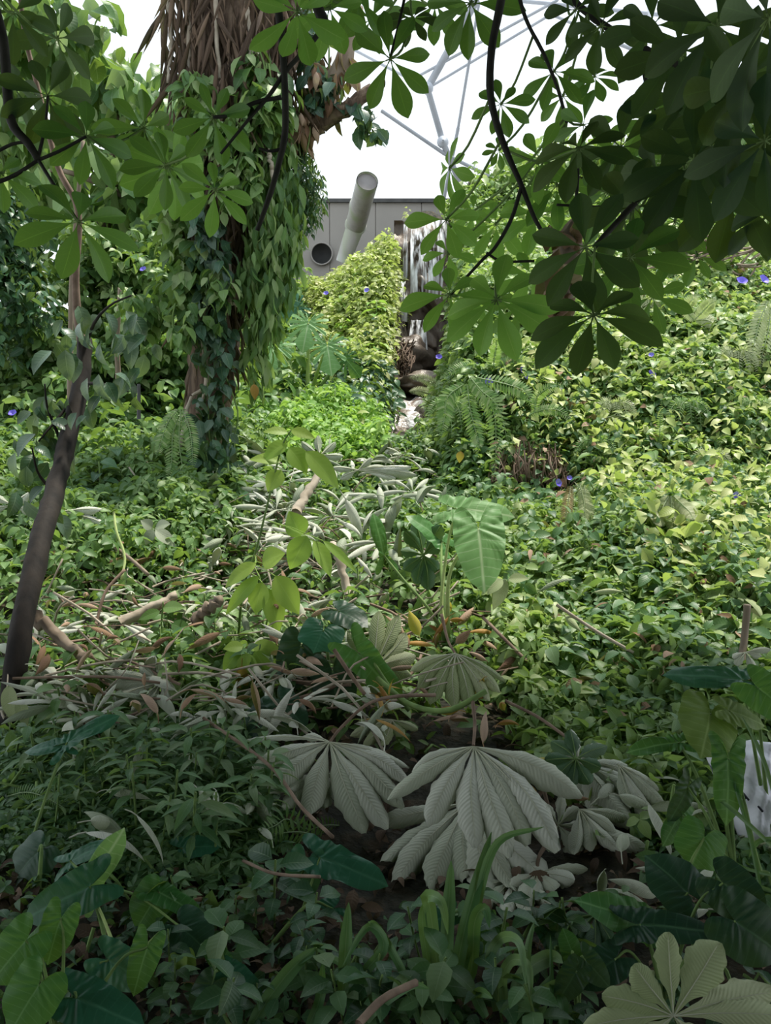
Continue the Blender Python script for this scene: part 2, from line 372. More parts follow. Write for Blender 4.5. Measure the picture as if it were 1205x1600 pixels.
mb = MB()
xs = np.linspace(-6, 3.2, 9)
for i in range(8): box(mb, (xs[i] + .012, WY, 3.2), (xs[i + 1] - .012, WY + .25, zt))
box(mb, (-6, WY + .03, 3.2), (3.2, WY + .22, zt - .02))
w = mb.build('wall_back', M['wall']); w['kind'] = 'structure'
for p in w.data.polygons: p.use_smooth = False
mb = MB(); box(mb, (-6.05, WY - .08, zt), (3.25, WY + .33, zt + .09)); w = mb.build('trim_1', M['rail']); w['kind'] = 'structure'
for p in w.data.polygons: p.use_smooth = False

# leaning pipe in front of the wall
b0, b1, b2, b3 = at(536, 410, 20.6), at(556, 352, 20.4), at(563, 322, 20.0), at(574, 283, 18.9)
pp = thing('pipe', 'large weathered grey pipe with an open slanting end leaning above the yellow-green mound', 'pipe', b0)
R = .235
mb = MB(); tube(mb, spline([b0, b1, b1 + (b3 - b1) * .1], 10), [.17, .2, .225, .235], 24); mb.build('lower_pipe', M['pipe'], pp)
ax = norm(b3 - b1)
mb = MB(); tube(mb, spline([b1, b3], 8), R, 28, caps=False); mb.build('pipe_section', M['pipe'], pp)
for q, nm in ((b1, 'collar'), (b2, 'collar')):
    mb = MB(); tube(mb, [q - ax * .03, q + ax * .03], R + .018, 28); mb.build(nm, M['pipe'], pp)
mb = MB(); tube(mb, [b3 - ax * .06, b3 - ax * .05], R * .93, 28); e = mb.build('pipe_mouth', M['pipein'], pp)
for p_ in e.data.polygons: p_.use_smooth = False
mb = MB(); tube(mb, spline([b3, b3 - ax * .05], 3), R * .93, 28, caps=False); tube(mb, [b3 - ax * .015, b3 + ax * .002], R + .006, 28, caps=False); mb.build('pipe_lip', M['pipe'], pp); e['label'] = 'dull grey round mouth of the pipe'
mb = MB()
ang = np.linspace(0, 2 * np.pi, 29)[:-1]; c0 = at(503, 397, WY - .02)
hole = thing('drain_opening', 'dark round opening low in the grey wall left of the pipe', 'opening', c0 - np.array([0, 0, .3]))
tube(mb, [c0 + [0, -.05, 0], c0 + [0, .01, 0]], .25, 28); mb.build('dark_disc', M['black'], hole)  # near-black disc on the wall, its colour stands for shade inside the hole
mb = MB(); v = []
for r in (.25, .285):
    for y in (-.07, 0.01):
        for a_ in ang: v.append(c0 + [r * math.cos(a_), y, r * math.sin(a_)])
f = []; n_ = len(ang)
for j in range(n_):
    k_ = (j + 1) % n_; f += [[j, k_, 2 * n_ + k_, 2 * n_ + j], [n_ + j, n_ + k_, k_, j], [2 * n_ + j, 2 * n_ + k_, 3 * n_ + k_, 3 * n_ + j]]
mb.add(v, f); mb.build('rim', M['wall'], hole)

# dome frame: steel tubes against the sky
df = thing('dome_frame', 'pale grey steel space frame of the dome high against the white sky', 'dome frame', (0, 30, 5))
DF = [((872, 0), (652, 120), 29, .045), ((745, 0), (668, 138), 29, .12), ((862, 22), (672, 136), 30.5, .045), ((668, 138), (692, 222), 29, .10), ((692, 222), (727, 306), 29, .10), ((748, 8), (716, 200), 30, .05), ((596, 173), (694, 240), 29, .06), ((694, 240), (770, 278), 29, .06),
      ((1026, 92), (1078, 132), 29, .09), ((1028, 96), (1032, 170), 29, .08), ((1026, 96), (952, 240), 29, .08), ((900, 42), (1026, 92), 29, .06), ((716, 200), (690, 330), 30, .06), ((163, 12), (85, 62), 29, .06), ((85, 62), (60, -20), 29, .07), ((85, 62), (20, 160), 29, .07),
      ((800, 0), (1205, 40), 31, .07), ((668, 138), (520, 60), 30, .05), ((520, 60), (590, -20), 30, .06), ((85, 62), (200, 190), 29, .06), ((860, 22), (1026, 92), 31, .05), ((1026, 92), (1010, -20), 30, .07)]
for a, b, Y, r in DF:
    mb = MB(); tube(mb, [at(a[0], a[1], Y), at(b[0], b[1], Y)], r, 10); mb.build('steel_tube', M['steel'], df)
for a in ((668, 138), (1026, 94), (85, 62), (692, 222)):
    mb = MB(); c = at(a[0], a[1], 29); tube(mb, [c + [0, -.2, 0], c + [0, -.15, 0], c, c + [0, .15, 0], c + [0, .2, 0]], [.02, .16, .2, .16, .02], 12); mb.build('node_joint', M['steel'], df)

# rocks, waterfall, stream
def rocky(name, label, cpx, cpy, Y, size, seed, mat='rock'):
    r_ = np.random.default_rng(seed); c = at(cpx, cpy, Y); nt_, np_ = 24, 32
    th = np.linspace(0.02, np.pi - .02, nt_ + 1); ph = np.linspace(0, 2 * np.pi, np_ + 1)
    T, Pn = np.meshgrid(th, ph, indexing='ij')
    d = np.stack([np.sin(T) * np.cos(Pn), np.sin(T) * np.sin(Pn), np.cos(T)], -1)
    k = r_.normal(0, 1, (6, 3)) * 2.2; o_ = r_.uniform(0, 6, 6)
    rad = 1 + sum(.09 * np.sin(d @ k[i] + o_[i]) for i in range(6)) + sum(.035 * np.sin(d @ (k[i] * 3.1) + o_[i]) for i in range(6))
    rad = .5 * rad + .5 * np.round(rad * 7) / 7
    mb = MB(); mb.add((d * rad[..., None] * np.array(size) + c), grid(nt_, np_))
    return tag(mb.build(name, M[mat]), label, 'rock')
mb = MB(); gx, gz = np.meshgrid(np.linspace(616, 722, 50), np.linspace(342, 615, 90)); P = at(gx, gz, 17.25 - (gz - 338) / 277 * 1.3)
n1 = np.sin(P[..., 0] * 5 + 2 * np.sin(P[..., 2] * 3)) * .12 + np.sin(P[..., 2] * 6 + np.sin(P[..., 0] * 7)) * .14 + np.sin(P[..., 0] * 17 + P[..., 2] * 9) * .04
P[..., 1] += np.round(n1 * 9) / 9 * .8 + n1 * .3; mb.add(P, grid(89, 49))
tag(mb.build('rock_cliff', M['rock']), 'dark wet rock face behind the waterfall', 'cliff')
rocky('boulder', 'dark wet boulder behind the narrow middle fall', 612, 490, 16.9, (.18, .3, .5), 1)
rocky('boulder', 'brown boulder right of the tall waterfall', 706, 470, 17.2, (.30, .35, .7), 2)
rocky('boulder', 'large brown rock at the foot of the waterfall under dry stems', 632, 560, 15.6, (.45, .4, .35), 3)
rocky('boulder', 'round wet stone in the lower cascade', 625, 684, 10.9, (.10, .12, .12), 4)
rocky('boulder', 'low tan rock on the right edge of the lower cascade', 672, 650, 11.7, (.16, .2, .16), 5)
rocky('boulder', 'small dark rock between the two pools', 655, 600, 13.6, (.35, .3, .18), 6)
def fall(name, label, p0, p1, Y0, Y1, wpx0, wpx1, bulge=.35):
    a = at(p0[0], p0[1], Y0); b = at(p1[0], p1[1], Y1); n = 16; mb = MB()
    t = np.linspace(0, 1, n + 1)[:, None]; c = a * (1 - t) + b * t
    c[:, 1] -= bulge * np.sin(np.pi * np.clip(t[:, 0] * .7, 0, 1)); wd = (wpx0 * (1 - t) + wpx1 * t) / FPX * Y0
    s_ = np.linspace(-.5, .5, 9)
    P = c[:, None, :] + np.stack([s_[None] * wd, .06 * np.sin(s_[None] * 14 + t * 3), 0 * s_[None] * wd], -1)
    mb.add(P, grid(n, 8)); return tag(mb.build(name, M['fall']), label, 'waterfall')
fall('waterfall', 'wide white curtain of falling water beside the grey wall', (672, 344), (664, 470), 16.75, 16.3, 60, 44)
fall('waterfall', 'narrow thread of water falling at the left edge of the cliff', (634, 350), (632, 440), 16.7, 16.5, 6, 8)
fall('waterfall', 'slim bright fall running down the dark rock face', (629, 440), (626, 505), 16.1, 16.0, 12, 22)
fall('waterfall', 'short white fall dropping between rocks above the lower bushes', (654, 500), (652, 548), 15.8, 15.6, 22, 30, .15)
mb = MB()
ys = np.linspace(10.9, 13.3, 34); ss = np.linspace(-1, 1, 15); Y_, S_ = np.meshgrid(ys, ss, indexing='ij')
X_ = .017 * Y_ + S_ * (.38 + .02 * (Y_ - 11))
Z_ = np.interp(Y_, [10.8, 11.2, 11.3, 11.9, 12.0, 12.6, 12.75, 13.4], [1.06, 1.12, 1.28, 1.38, 1.60, 1.66, 1.80, 1.86]) + .03 * np.sin(S_ * 7 + Y_ * 5) + .02 * np.sin(Y_ * 17 + S_ * 13)
mb.add(np.stack([X_, Y_, Z_], -1), grid(33, 14)[:, ::-1])
tag(mb.build('stream', M['stream']), 'foaming white and brown cascade pouring down low rock steps mid-picture', 'stream')

# ------------------------------------------------------------------ ground covers (uncountable leaves)
def inpoly(px, py, poly):
    ok = np.zeros(len(px), bool); j = len(poly) - 1
    for i in range(len(poly)):
        xi, yi = poly[i]; xj, yj = poly[j]
        c = ((yi > py) != (yj > py)) & (px < (xj - xi) * (py - yi) / (yj - yi + 1e-9) + xi); ok ^= c; j = i
    return ok
def cover(name, label, cat, poly, N, size, mat, tpls=(T_OV,), height=.35, holes=(), droop=.3, tilt=.6, toward=.35, yj=.5, edge=None, varp=(1, 1), lo=0, stems=0, clump=1.0, maxy=21.5):
    xs = [p[0] for p in poly]; ys = [p[1] for p in poly]
    px = rng.uniform(min(xs), max(xs), N * 4); py = rng.uniform(min(ys), max(ys), N * 4)
    k = inpoly(px, py, poly)
    for h in holes: k &= ~inpoly(px, py, h)
    px, py = px[k][:N], py[k][:N]
    P, ok = hit(px, py, height * .5); P = P[ok]; P = P[P[:, 1] < maxy]; n = len(P)
    P[:, 1] += rng.normal(0, yj, n); P[:, 0] += rng.normal(0, .05, n)
    P = P[(P[:, 1] > 1.9) & (P[:, 1] < maxy)]; n = len(P)
    cl = .5 + .5 * np.sin(3.3 * P[:, 0] + 1.2 * np.sin(2.9 * P[:, 1])) * np.sin(2.7 * P[:, 1] + .8 * np.sin(3 * P[:, 0]) + 1)
    cl2 = .5 + .5 * np.sin(9 * P[:, 0] + 2 * np.sin(7 * P[:, 1])) * np.sin(8.5 * P[:, 1] + 1.4 * np.sin(9 * P[:, 0]))
    hh = height * ((1 - clump) + clump * (.35 + .45 * cl + .35 * cl2))
    hh = hh * np.clip((P[:, 1] - 2.2) / 3.2, .3, 1)
    q = rng.uniform(0, 1, n) ** .5
    P[:, 2] = H(P[:, 0], P[:, 1]) + lo + hh * q
    d, nn = rnd_dirs(n, droop, tilt, toward)
    sc = size * rng.uniform(.6, 1.3, n); pt = .5 + .5 * np.sin(1.7 * P[:, 0] + 2 * np.sin(1.3 * P[:, 1]) + px.mean()) * np.sin(1.9 * P[:, 1] + 1.2 * np.sin(2.1 * P[:, 0]))
    var = np.clip(rng.beta(*varp, n) * .6 + .15 * cl2 + .3 * pt - .03, 0, 1)
    mb = MB(); which = rng.integers(0, len(tpls), n)
    for i, tp in enumerate(tpls):
        m = which == i
        if m.any(): scatter(mb, tp, P[m], d[m], nn[m], sc[m], var[m])
    mats = [M[mat]]
    if stems:
        mats.append(M['stem']); I = rng.integers(0, n, stems)
        for i in I:
            p = P[i]; g = np.array([p[0] + rng.normal(0, .05), p[1] + rng.normal(0, .05), H(p[0], p[1])])
            e = p + rng.normal(0, .05, 3); tube(mb, [g, (g + e) / 2 + rng.normal(0, .02, 3), e], .005 + .0004 * p[1], 4, mi=1)
    return tag(mb.build(name, mats, loc=(0, 0, 0) if False else None), label, cat, kind='stuff')

POLY_STREAM = [(578, 608), (640, 606), (680, 628), (684, 722), (590, 728), (574, 670)]
POLY_FALL = [(600, 460), (625, 430), (642, 340), (705, 335), (712, 560), (690, 600), (600, 590), (596, 520)]
HOLES = (POLY_STREAM, POLY_FALL)
cover('yellow_green_creeper', 'sunlit yellow-green creeper covering the mound below the grey wall', 'creeper',
      [(440, 450), (480, 420), (540, 385), (590, 368), (630, 364), (640, 400), (618, 440), (612, 520), (600, 580), (440, 560)], 16000, .12, 'yellow', (T_SM, T_OV, T_LA), .55, yj=.5)
cover('bright_green_bush', 'bright fresh-green low bush left of the lower cascade', 'bush',
      [(405, 610), (440, 590), (520, 585), (590, 610), (600, 640), (600, 700), (560, 705), (430, 690), (400, 670)], 8000, .10, 'bright', (T_OV, T_LA), .45, yj=.22)
cover('shaded_undergrowth', 'dim green undergrowth far back on the left behind the slender trunks', 'undergrowth',
      [(-60, 330), (470, 330), (480, 590), (400, 600), (380, 640), (-60, 600)], 15000, .17, 'mid', (T_OV, T_TRI), .9, yj=.8)
cover('leafy_creeper', 'mixed green creeper on the left bank around the base of the big trunk', 'creeper',
      [(-60, 590), (400, 600), (430, 700), (400, 800), (300, 850), (-60, 830)], 16000, .095, 'mid', (T_OV, T_TRI, T_LA), .5, yj=.45, stems=150)
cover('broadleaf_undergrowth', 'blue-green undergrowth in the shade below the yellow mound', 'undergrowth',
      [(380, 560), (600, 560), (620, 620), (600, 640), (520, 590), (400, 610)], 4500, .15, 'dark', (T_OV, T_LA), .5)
cover('bank_creeper', 'small-leaved creeper capping the overhanging bank right of the stream', 'creeper',
      [(672, 600), (720, 560), (900, 545), (1000, 590), (1010, 700), (900, 745), (860, 700), (760, 640), (690, 700), (660, 690)], 17000, .085, 'right', (T_OV, T_SM, T_LA), .35, yj=.22, stems=80)
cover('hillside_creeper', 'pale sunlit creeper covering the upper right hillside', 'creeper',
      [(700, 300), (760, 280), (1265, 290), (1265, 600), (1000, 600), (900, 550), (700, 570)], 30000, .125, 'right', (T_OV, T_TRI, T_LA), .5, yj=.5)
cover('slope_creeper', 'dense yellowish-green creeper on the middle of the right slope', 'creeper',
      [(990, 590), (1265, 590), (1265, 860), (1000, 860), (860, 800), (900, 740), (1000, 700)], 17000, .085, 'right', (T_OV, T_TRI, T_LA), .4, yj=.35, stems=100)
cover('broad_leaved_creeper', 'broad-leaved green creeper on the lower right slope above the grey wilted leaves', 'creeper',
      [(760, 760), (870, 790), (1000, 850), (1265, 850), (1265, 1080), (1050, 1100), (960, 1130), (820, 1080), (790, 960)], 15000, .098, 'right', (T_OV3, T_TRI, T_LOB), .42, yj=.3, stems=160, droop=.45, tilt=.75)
cover('stream_side_creeper', 'green creeper on the level ground just below the cascade', 'creeper',
      [(430, 695), (600, 700), (670, 700), (760, 740), (790, 800), (760, 900), (560, 850), (430, 780)], 5500, .095, 'mid', (T_OV, T_TRI), .25, yj=.35, stems=60)
cover('litter_undergrowth', 'patchy green sprigs growing through the fallen debris on the left', 'undergrowth',
      [(-60, 830), (300, 840), (420, 780), (600, 850), (780, 930), (790, 1060), (600, 1100), (330, 1120), (-60, 1130)], 3600, .085, 'mid', (T_OV, T_TRI, T_LA), .20, yj=.2, stems=120, varp=(1.1, 1.3))
cover('low_herb_carpet', 'low carpet of small-leaved herbs in the left foreground', 'ground cover',
      [(80, 1140), (340, 1110), (400, 1180), (420, 1300), (340, 1330), (200, 1290), (-60, 1300), (-60, 1160)], 8000, .055, 'fore', (T_LA, T_WH, T_OV), .16, yj=.12, stems=100)
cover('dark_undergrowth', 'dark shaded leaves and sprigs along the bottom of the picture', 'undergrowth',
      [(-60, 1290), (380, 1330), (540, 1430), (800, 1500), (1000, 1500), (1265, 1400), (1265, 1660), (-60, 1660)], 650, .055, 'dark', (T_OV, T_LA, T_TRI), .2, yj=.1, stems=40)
cover('right_edge_undergrowth', 'tangled green shoots around the white sack at the right edge', 'undergrowth',
      [(960, 1100), (1265, 1080), (1265, 1360), (1040, 1340), (1010, 1200)], 2400, .07, 'fore', (T_OV, T_LA), .18, yj=.15, stems=100)

cover('yellowing_creeper', 'yellowing sun-bleached leaves scattered through the hillside creeper at right', 'creeper',
      [(860, 420), (1265, 330), (1265, 860), (1000, 860), (760, 600)], 5200, .11, 'yellow', (T_OV, T_SM, T_LA), .62, yj=.4)
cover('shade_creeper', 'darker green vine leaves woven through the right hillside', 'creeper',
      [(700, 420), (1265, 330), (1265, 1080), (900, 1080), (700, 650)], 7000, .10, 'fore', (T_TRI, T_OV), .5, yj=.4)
cover('dry_hillside_leaves', 'dry pinkish-brown leaves scattered over the right hillside', 'leaf litter',
      [(860, 440), (1265, 360), (1265, 1060), (900, 1060), (760, 640)], 1500, .10, 'brown', (T_OV, T_LA), .5, yj=.4)
# fine litter: twigs on the debris ground
mb = MB()
px = rng.uniform(0, 780, 220); py = rng.uniform(760, 1120, 220); P, ok = hit(px, py, .1)
for p in P:
    a = rng.uniform(0, np.pi); L = rng.uniform(.1, .45); d = np.array([math.cos(a), .5 * math.sin(a), rng.normal(0, .22)]) * L
    c = np.array([p[0], p[1], H(p[0], p[1]) + rng.uniform(.02, .22)]); tube(mb, [c - d / 2, c + rng.normal(0, .015, 3), c + d / 2], rng.uniform(.003, .009), 5, var=.5)
tag(mb.build('twig_litter', M['stemr']), 'scattered brown twigs and dry stalks on the littered ground at left', 'twigs', kind='stuff')
mb = MB()
n = 2600; px = rng.uniform(-40, 1240, n); py = rng.uniform(780, 1640, n); P, ok = hit(px, py, .03); P[:, 2] = H(P[:, 0], P[:, 1]) + rng.uniform(-.01, .02, n)
d, nn = rnd_dirs(n, .0, .4, .2); scatter(mb, T_LA3, P, d, nn, rng.uniform(.03, .11, n), rng.uniform(0, .6, n))
tag(mb.build('dead_leaf_litter', M['strip']), 'layer of brown dead leaves on the soil between the plants', 'leaf litter', kind='stuff')

# ------------------------------------------------------------------ background trees (left and top)
def tree(label, base, pts, rads, blobs, N, size, mat, tpls=(T_OV,), bark='bark', droop=.6, group=None, limb=True, name='tree'):
    g = pts[0]; o = thing(name, label, 'tree', (g[0], g[1], g[2]), group)
    mb = MB(); tube(mb, spline(pts, 18), rads, 12, rough=.05)
    mb.build('trunk', M[bark], o)
    if limb:
        mb = MB()
        for (c, r) in blobs:
            s_ = np.asarray(pts[-1]) * .5 + np.asarray(pts[len(pts) // 2]) * .5
            tube(mb, spline([s_, (s_ + c) / 2 + rng.normal(0, .15, 3), c], 8), [.05, .03, .015], 7)
        mb.build('branches', M[bark], o)
    mb = MB(); tot = sum(np.prod(r) for c, r in blobs)
    for (c, r) in blobs:
        n = int(N * np.prod(r) / tot); q = norm(rng.normal(0, 1, (n, 3))) * (rng.uniform(0, 1, (n, 1)) ** .4)
        q *= 1 + .25 * np.sin(q[:, :1] * 5 + q[:, 2:] * 6)
        P = np.asarray(c) + q * np.array(r); d, nn = rnd_dirs(n, droop, .6, .3); v = rng.uniform(0, 1, n)
        w = rng.integers(0, len(tpls), n)
        for i, tp in enumerate(tpls):
            m = w == i
            if m.any(): scatter(mb, tp, P[m], d[m], nn[m], size * rng.uniform(.6, 1.3, m.sum()), v[m])
    mb.build('foliage', M[mat], o); return o
def B(px, py, Y, rx, ry, rz): return (at(px, py, Y), (rx / FPX * Y, ry, rz / FPX * Y))
def G(px, Y):
    x = (px - 602.5) / FPX * Y; return np.array([x, Y, H(x, Y)])
tree('broad-leaved tree with drooping pale leaves in the upper left background', 0, [G(170, 13), at(160, 400, 13), at(180, 180, 13)], [.14, .10, .07],
     [B(240, 200, 13, 110, .8, 95), B(150, 130, 13, 90, .7, 50), B(230, 330, 13, 120, .9, 90), B(60, 300, 13.3, 90, .7, 90)], 1500, .36, 'mid', (T_OV,), 'tanbark', 1.0)
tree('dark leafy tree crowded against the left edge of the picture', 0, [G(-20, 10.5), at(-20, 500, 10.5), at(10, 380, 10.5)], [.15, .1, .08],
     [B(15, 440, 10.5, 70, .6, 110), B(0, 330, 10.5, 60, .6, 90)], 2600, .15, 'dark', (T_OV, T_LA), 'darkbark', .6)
tree('green shrubby tree between the left edge and the vine-covered trunk', 0, [G(210, 12), at(215, 520, 12), at(205, 420, 12)], [.1, .08, .05],
     [B(200, 430, 12, 110, .8, 80), B(90, 540, 11.5, 120, .8, 60), B(240, 540, 11, 90, .7, 55)], 5500, .16, 'mid', (T_OV, T_TRI), 'tanbark', .6)
tree('tree with hanging glossy leaves high at the top left edge', 0, [G(-60, 8), at(-50, 400, 8), at(-20, 120, 8)], [.13, .09, .06],
     [B(40, 60, 8, 75, .5, 60), B(120, 40, 8.2, 70, .5, 35), B(20, 200, 8, 60, .5, 60)], 420, .24, 'mid', (T_OV,), 'tanbark', 1.0)
tree('bushy tree topping the hillside just right of the waterfall', 0, [G(770, 17), at(775, 330, 17), at(780, 290, 17)], [.12, .08, .05],
     [B(770, 330, 17, 60, .8, 50), B(830, 290, 17, 80, .8, 55), B(930, 270, 17.5, 110, .8, 60)], 4200, .20, 'right', (T_OV, T_LA), 'tanbark', .5)
tree('dense tree on the top of the right-hand hillside', 0, [G(1120, 17), at(1120, 330, 17), at(1120, 220, 17)], [.14, .1, .07],
     [B(1060, 260, 17, 110, 1, 80), B(1170, 230, 17, 110, 1, 110)], 3600, .24, 'mid', (T_OV, T_LA), 'tanbark', .5)

# ------------------------------------------------------------------ the big vine-covered trunk
TY = 8.6
tb = G(325, TY)
big = thing('vine_covered_tree', 'huge old trunk draped with dead brown leaf strips and climbing vines left of centre', 'tree', tb)
tp = [tb - [0, 0, .1], at(322, 700, TY), at(328, 600, TY), at(340, 480, TY), at(352, 350, TY), at(365, 200, TY), at(375, 60, TY), at(385, -80, TY)]
mb = MB(); tube(mb, spline(tp, 50), [.17, .20, .23, .26, .36, .48, .52, .5], 22, rough=.08); mb.build('trunk', M['bark'], big)
bp = pxpath([(440, 240, 8.5), (490, 195, 8.4), (540, 170, 8.3), (600, 128, 8.3)], 30)
mb = MB(); tube(mb, bp + rng.normal(0, .012, bp.shape), [.14, .11, .07, .04], 14, rough=.12); mb.build('limb', M['bark'], big)
mb = MB(); tube(mb, pxpath([(470, 190, 8.4), (530, 110, 8.3), (545, 60, 8.3), (560, 10, 8.3)], 14), [.09, .08, .05], 10, rough=.08); mb.build('limb', M['tanbark'], big)
mb = MB(); n = 1100
pyy = rng.uniform(-70, 560, n) ** 1.0; wd = np.interp(pyy, [-70, 60, 230, 350, 560], [118, 118, 82, 60, 38])
cx = np.interp(pyy, [-70, 60, 230, 350, 560], [372, 368, 358, 350, 334])
pxx = cx + rng.uniform(-1, 1, n) * wd
dep = TY - np.sqrt(np.clip(1 - ((pxx - cx) / wd) ** 2, 0, 1)) * wd / FPX * TY * .7 - rng.uniform(0, .14, n)
P = np.array([at(a, b, c) for a, b, c in zip(pxx, pyy, dep)])
keep = rng.uniform(0, 1, n) < np.interp(pyy, [-70, 200, 300, 560], [1, 1, .5, .35]); P = P[keep]; n = len(P)
d = norm(np.stack([rng.normal(0, .30, n), rng.normal(0, .25, n), -np.ones(n)], -1)); nn = norm(np.stack([rng.normal(0, .7, n), -np.ones(n), rng.normal(0, .2, n)], -1))
scatter(mb, leafT(7, 3, .07, prof_lance, bend=.35, curl=1.5), P, d, nn, rng.uniform(.12, .62, n), rng.beta(.8, 2.0, n))
o = mb.build('dead_leaf_strips', M['strip'], big); o['kind'] = 'stuff'; o['label'] = 'hanging mass of dead brown leaf strips'
for a in ([(335, -20, 8.0), (338, 60, 8.0), (344, 130, 8.05), (342, 190, 8.1)], [(340, 440, 8.2), (322, 480, 8.2), (318, 540, 8.2), (322, 600, 8.2), (300, 618, 8.2)],
          [(318, 450, 8.25), (314, 520, 8.25), (324, 580, 8.2), (318, 625, 8.2)], [(355, 400, 8.2), (362, 440, 8.2), (358, 470, 8.2), (372, 478, 8.2)], [(300, 620, 8.2), (285, 680, 8.1), (270, 760, 8), (262, 800, 8)],
          [(262, -10, 8.3), (268, 60, 8.3), (262, 130, 8.3)], [(445, -10, 8.3), (448, 60, 8.3), (440, 110, 8.3)], [(300, 0, 8.2), (296, 90, 8.2), (305, 150, 8.2)], [(385, 0, 8.0), (392, 70, 8.0), (388, 120, 8.0)], [(420, 235, 8), (424, 260, 8), (428, 290, 8)]):
    mb = MB(); tube(mb, pxpath(a, 18) + rng.normal(0, .006, (18, 3)), [.02, .022, .015], 7, rough=.1); mb.build('aerial_root', M['pale'], big)
def climber(label, blobs, N, size, mat, tpls=(T_OV,), droop=.8, name='climbing_vine', paths=(), cat='vine'):
    o = thing(name, label, cat, (blobs[0][0][0], blobs[0][0][1], blobs[0][0][2] - .5)); mb = MB(); tot = sum(np.prod(r) for c, r in blobs)
    for (c, r) in blobs:
        n = int(N * np.prod(r) / tot); q = norm(rng.normal(0, 1, (n, 3))) * (rng.uniform(0, 1, (n, 1)) ** .5)
        P = np.asarray(c) + q * np.array(r); P[:, 2] += .08 * np.sin(P[:, 0] * 14) + .05 * np.sin(P[:, 0] * 31)
        d, nn = rnd_dirs(n, droop, .5, .5); v = rng.uniform(0, 1, n); w = rng.integers(0, len(tpls), n)
        for i, tq in enumerate(tpls):
            m = w == i
            if m.any(): scatter(mb, tq, P[m], d[m], nn[m], size * rng.uniform(.6, 1.3, m.sum()), v[m])
    mb.build('foliage', M[mat], o)
    for c, r in blobs:
        for k in range(2):
            mb = MB(); x = rng.uniform(-.6, .6) * r[0]; y = rng.uniform(-.3, .3) * r[1]
            tube(mb, spline([c + [x, y, -r[2]], c + [x + rng.normal(0, .05), y, 0], c + [x, y, r[2]]], 8), .008, 5)
            mb.build('stem', M['stem'], o)
    return o
BL = 8.0
climber('climbing vine with broad drooping leaves on the left face of the huge trunk', [B(285, 300, 8.25, 45, .25, 110), B(300, 430, 8.2, 42, .22, 70), B(315, 210, 8.1, 40, .2, 50)], 560, .17, 'mid')
climber('dark ivy-like vine clinging to the front of the huge trunk', [B(325, 380, 8.05, 38, .15, 60), B(330, 520, 8.15, 36, .15, 90), B(335, 650, 8.2, 36, .15, 60)], 430, .14, 'glossy')
climber('vine of long blade-like leaves hanging down the right side of the huge trunk', [B(425, 300, 8.2, 45, .25, 120), B(438, 360, 8.2, 38, .25, 100), B(410, 430, 8.2, 38, .2, 110), B(400, 560, 8.3, 22, .15, 60)], 1500, .20, 'mid', (T_LA,), 2.2)
climber('feathery fine-leaved vine hanging beside the sky right of the huge trunk', [B(470, 290, 8.5, 40, .25, 60), B(468, 345, 8.5, 26, .2, 45), B(440, 210, 8.5, 45, .25, 40)], 2600, .085, 'dark', (T_LA,), .9)
climber('green vine crossing the front of the huge trunk below the dead leaf strips', [B(350, 200, 7.95, 45, .12, 35), B(370, 270, 7.95, 45, .12, 45), B(300, 140, 8.0, 30, .12, 25), B(345, 440, 8.0, 25, .1, 30)], 420, .15, 'mid', (T_OV, T_LA))
climber('pale broad-leaved vine at the fork of the huge trunk', [B(415, 150, 8.0, 45, .2, 45), B(395, 110, 8.0, 25, .15, 25)], 150, .19, 'mid')
climber('dusty leaves growing on the pale upper limb beside the sky', [B(500, 130, 8.3, 35, .2, 40), B(480, 60, 8.3, 30, .2, 40), B(575, 180, 8.3, 30, .15, 25)], 190, .16, 'glossy')
climber('dead brown foliage caught in the fork of the pale limb', [B(515, 120, 8.3, 40, .2, 45), B(470, 200, 8.3, 25, .15, 40)], 130, .17, 'brown', (T_CURL,), 1.5)
climber('low vine wrapped around the base of the huge trunk', [B(330, 740, 7.9, 55, .2, 50), B(300, 820, 7.5, 60, .25, 40)], 650, .13, 'dark')
climber('leafy vine spreading left from the middle of the huge trunk', [B(240, 480, 8.4, 70, .3, 40), B(300, 500, 8.0, 50, .2, 25)], 330, .14, 'mid')

# ------------------------------------------------------------------ slender trunk at left
sy = 5.6
g = at(18, 1130, 3.9)
st_ = thing('slender_tree', 'slender dark tree curving up the left edge with blue-green leaves', 'tree', g)
mb = MB(); tube(mb, pxpath([(18, 1130, 3.9), (30, 1000, 4.0), (60, 860, 4.4), (85, 770, 4.8), (103, 700, 5.1), (128, 590, 5.4), (133, 530, 5.5)], 34), [.060, .055, .055, .055, .052, .048, .045], 14, rough=.07); mb.build('trunk', M['darkbark'], st_)
mb = MB(); tube(mb, pxpath([(131, 545, 5.5), (122, 500, 5.5), (118, 430, 5.5), (122, 330, 5.5), (90, 260, 5.5), (65, 160, 5.5), (40, 60, 5.5), (30, -20, 5.5)], 34), [.034, .024, .019, .015, .014], 9); mb.build('upper_stem', M['stemr'], st_)
for a in ([(133, 540, 5.5), (150, 500, 5.3), (175, 475, 5.2), (205, 462, 5.1)], [(100, 700, 5.3), (75, 640, 5.2), (70, 600, 5.1)], [(125, 600, 5.4), (160, 600, 5.2), (200, 612, 5.1)], [(118, 620, 5.4), (85, 660, 5.2), (60, 690, 5.1)], [(85, 770, 5.2), (60, 740, 5.1), (50, 700, 5)]):
    mb = MB(); tube(mb, pxpath(a, 8), [.014, .008, .005], 6); mb.build('branch', M['darkbark'], st_)
mb = MB()
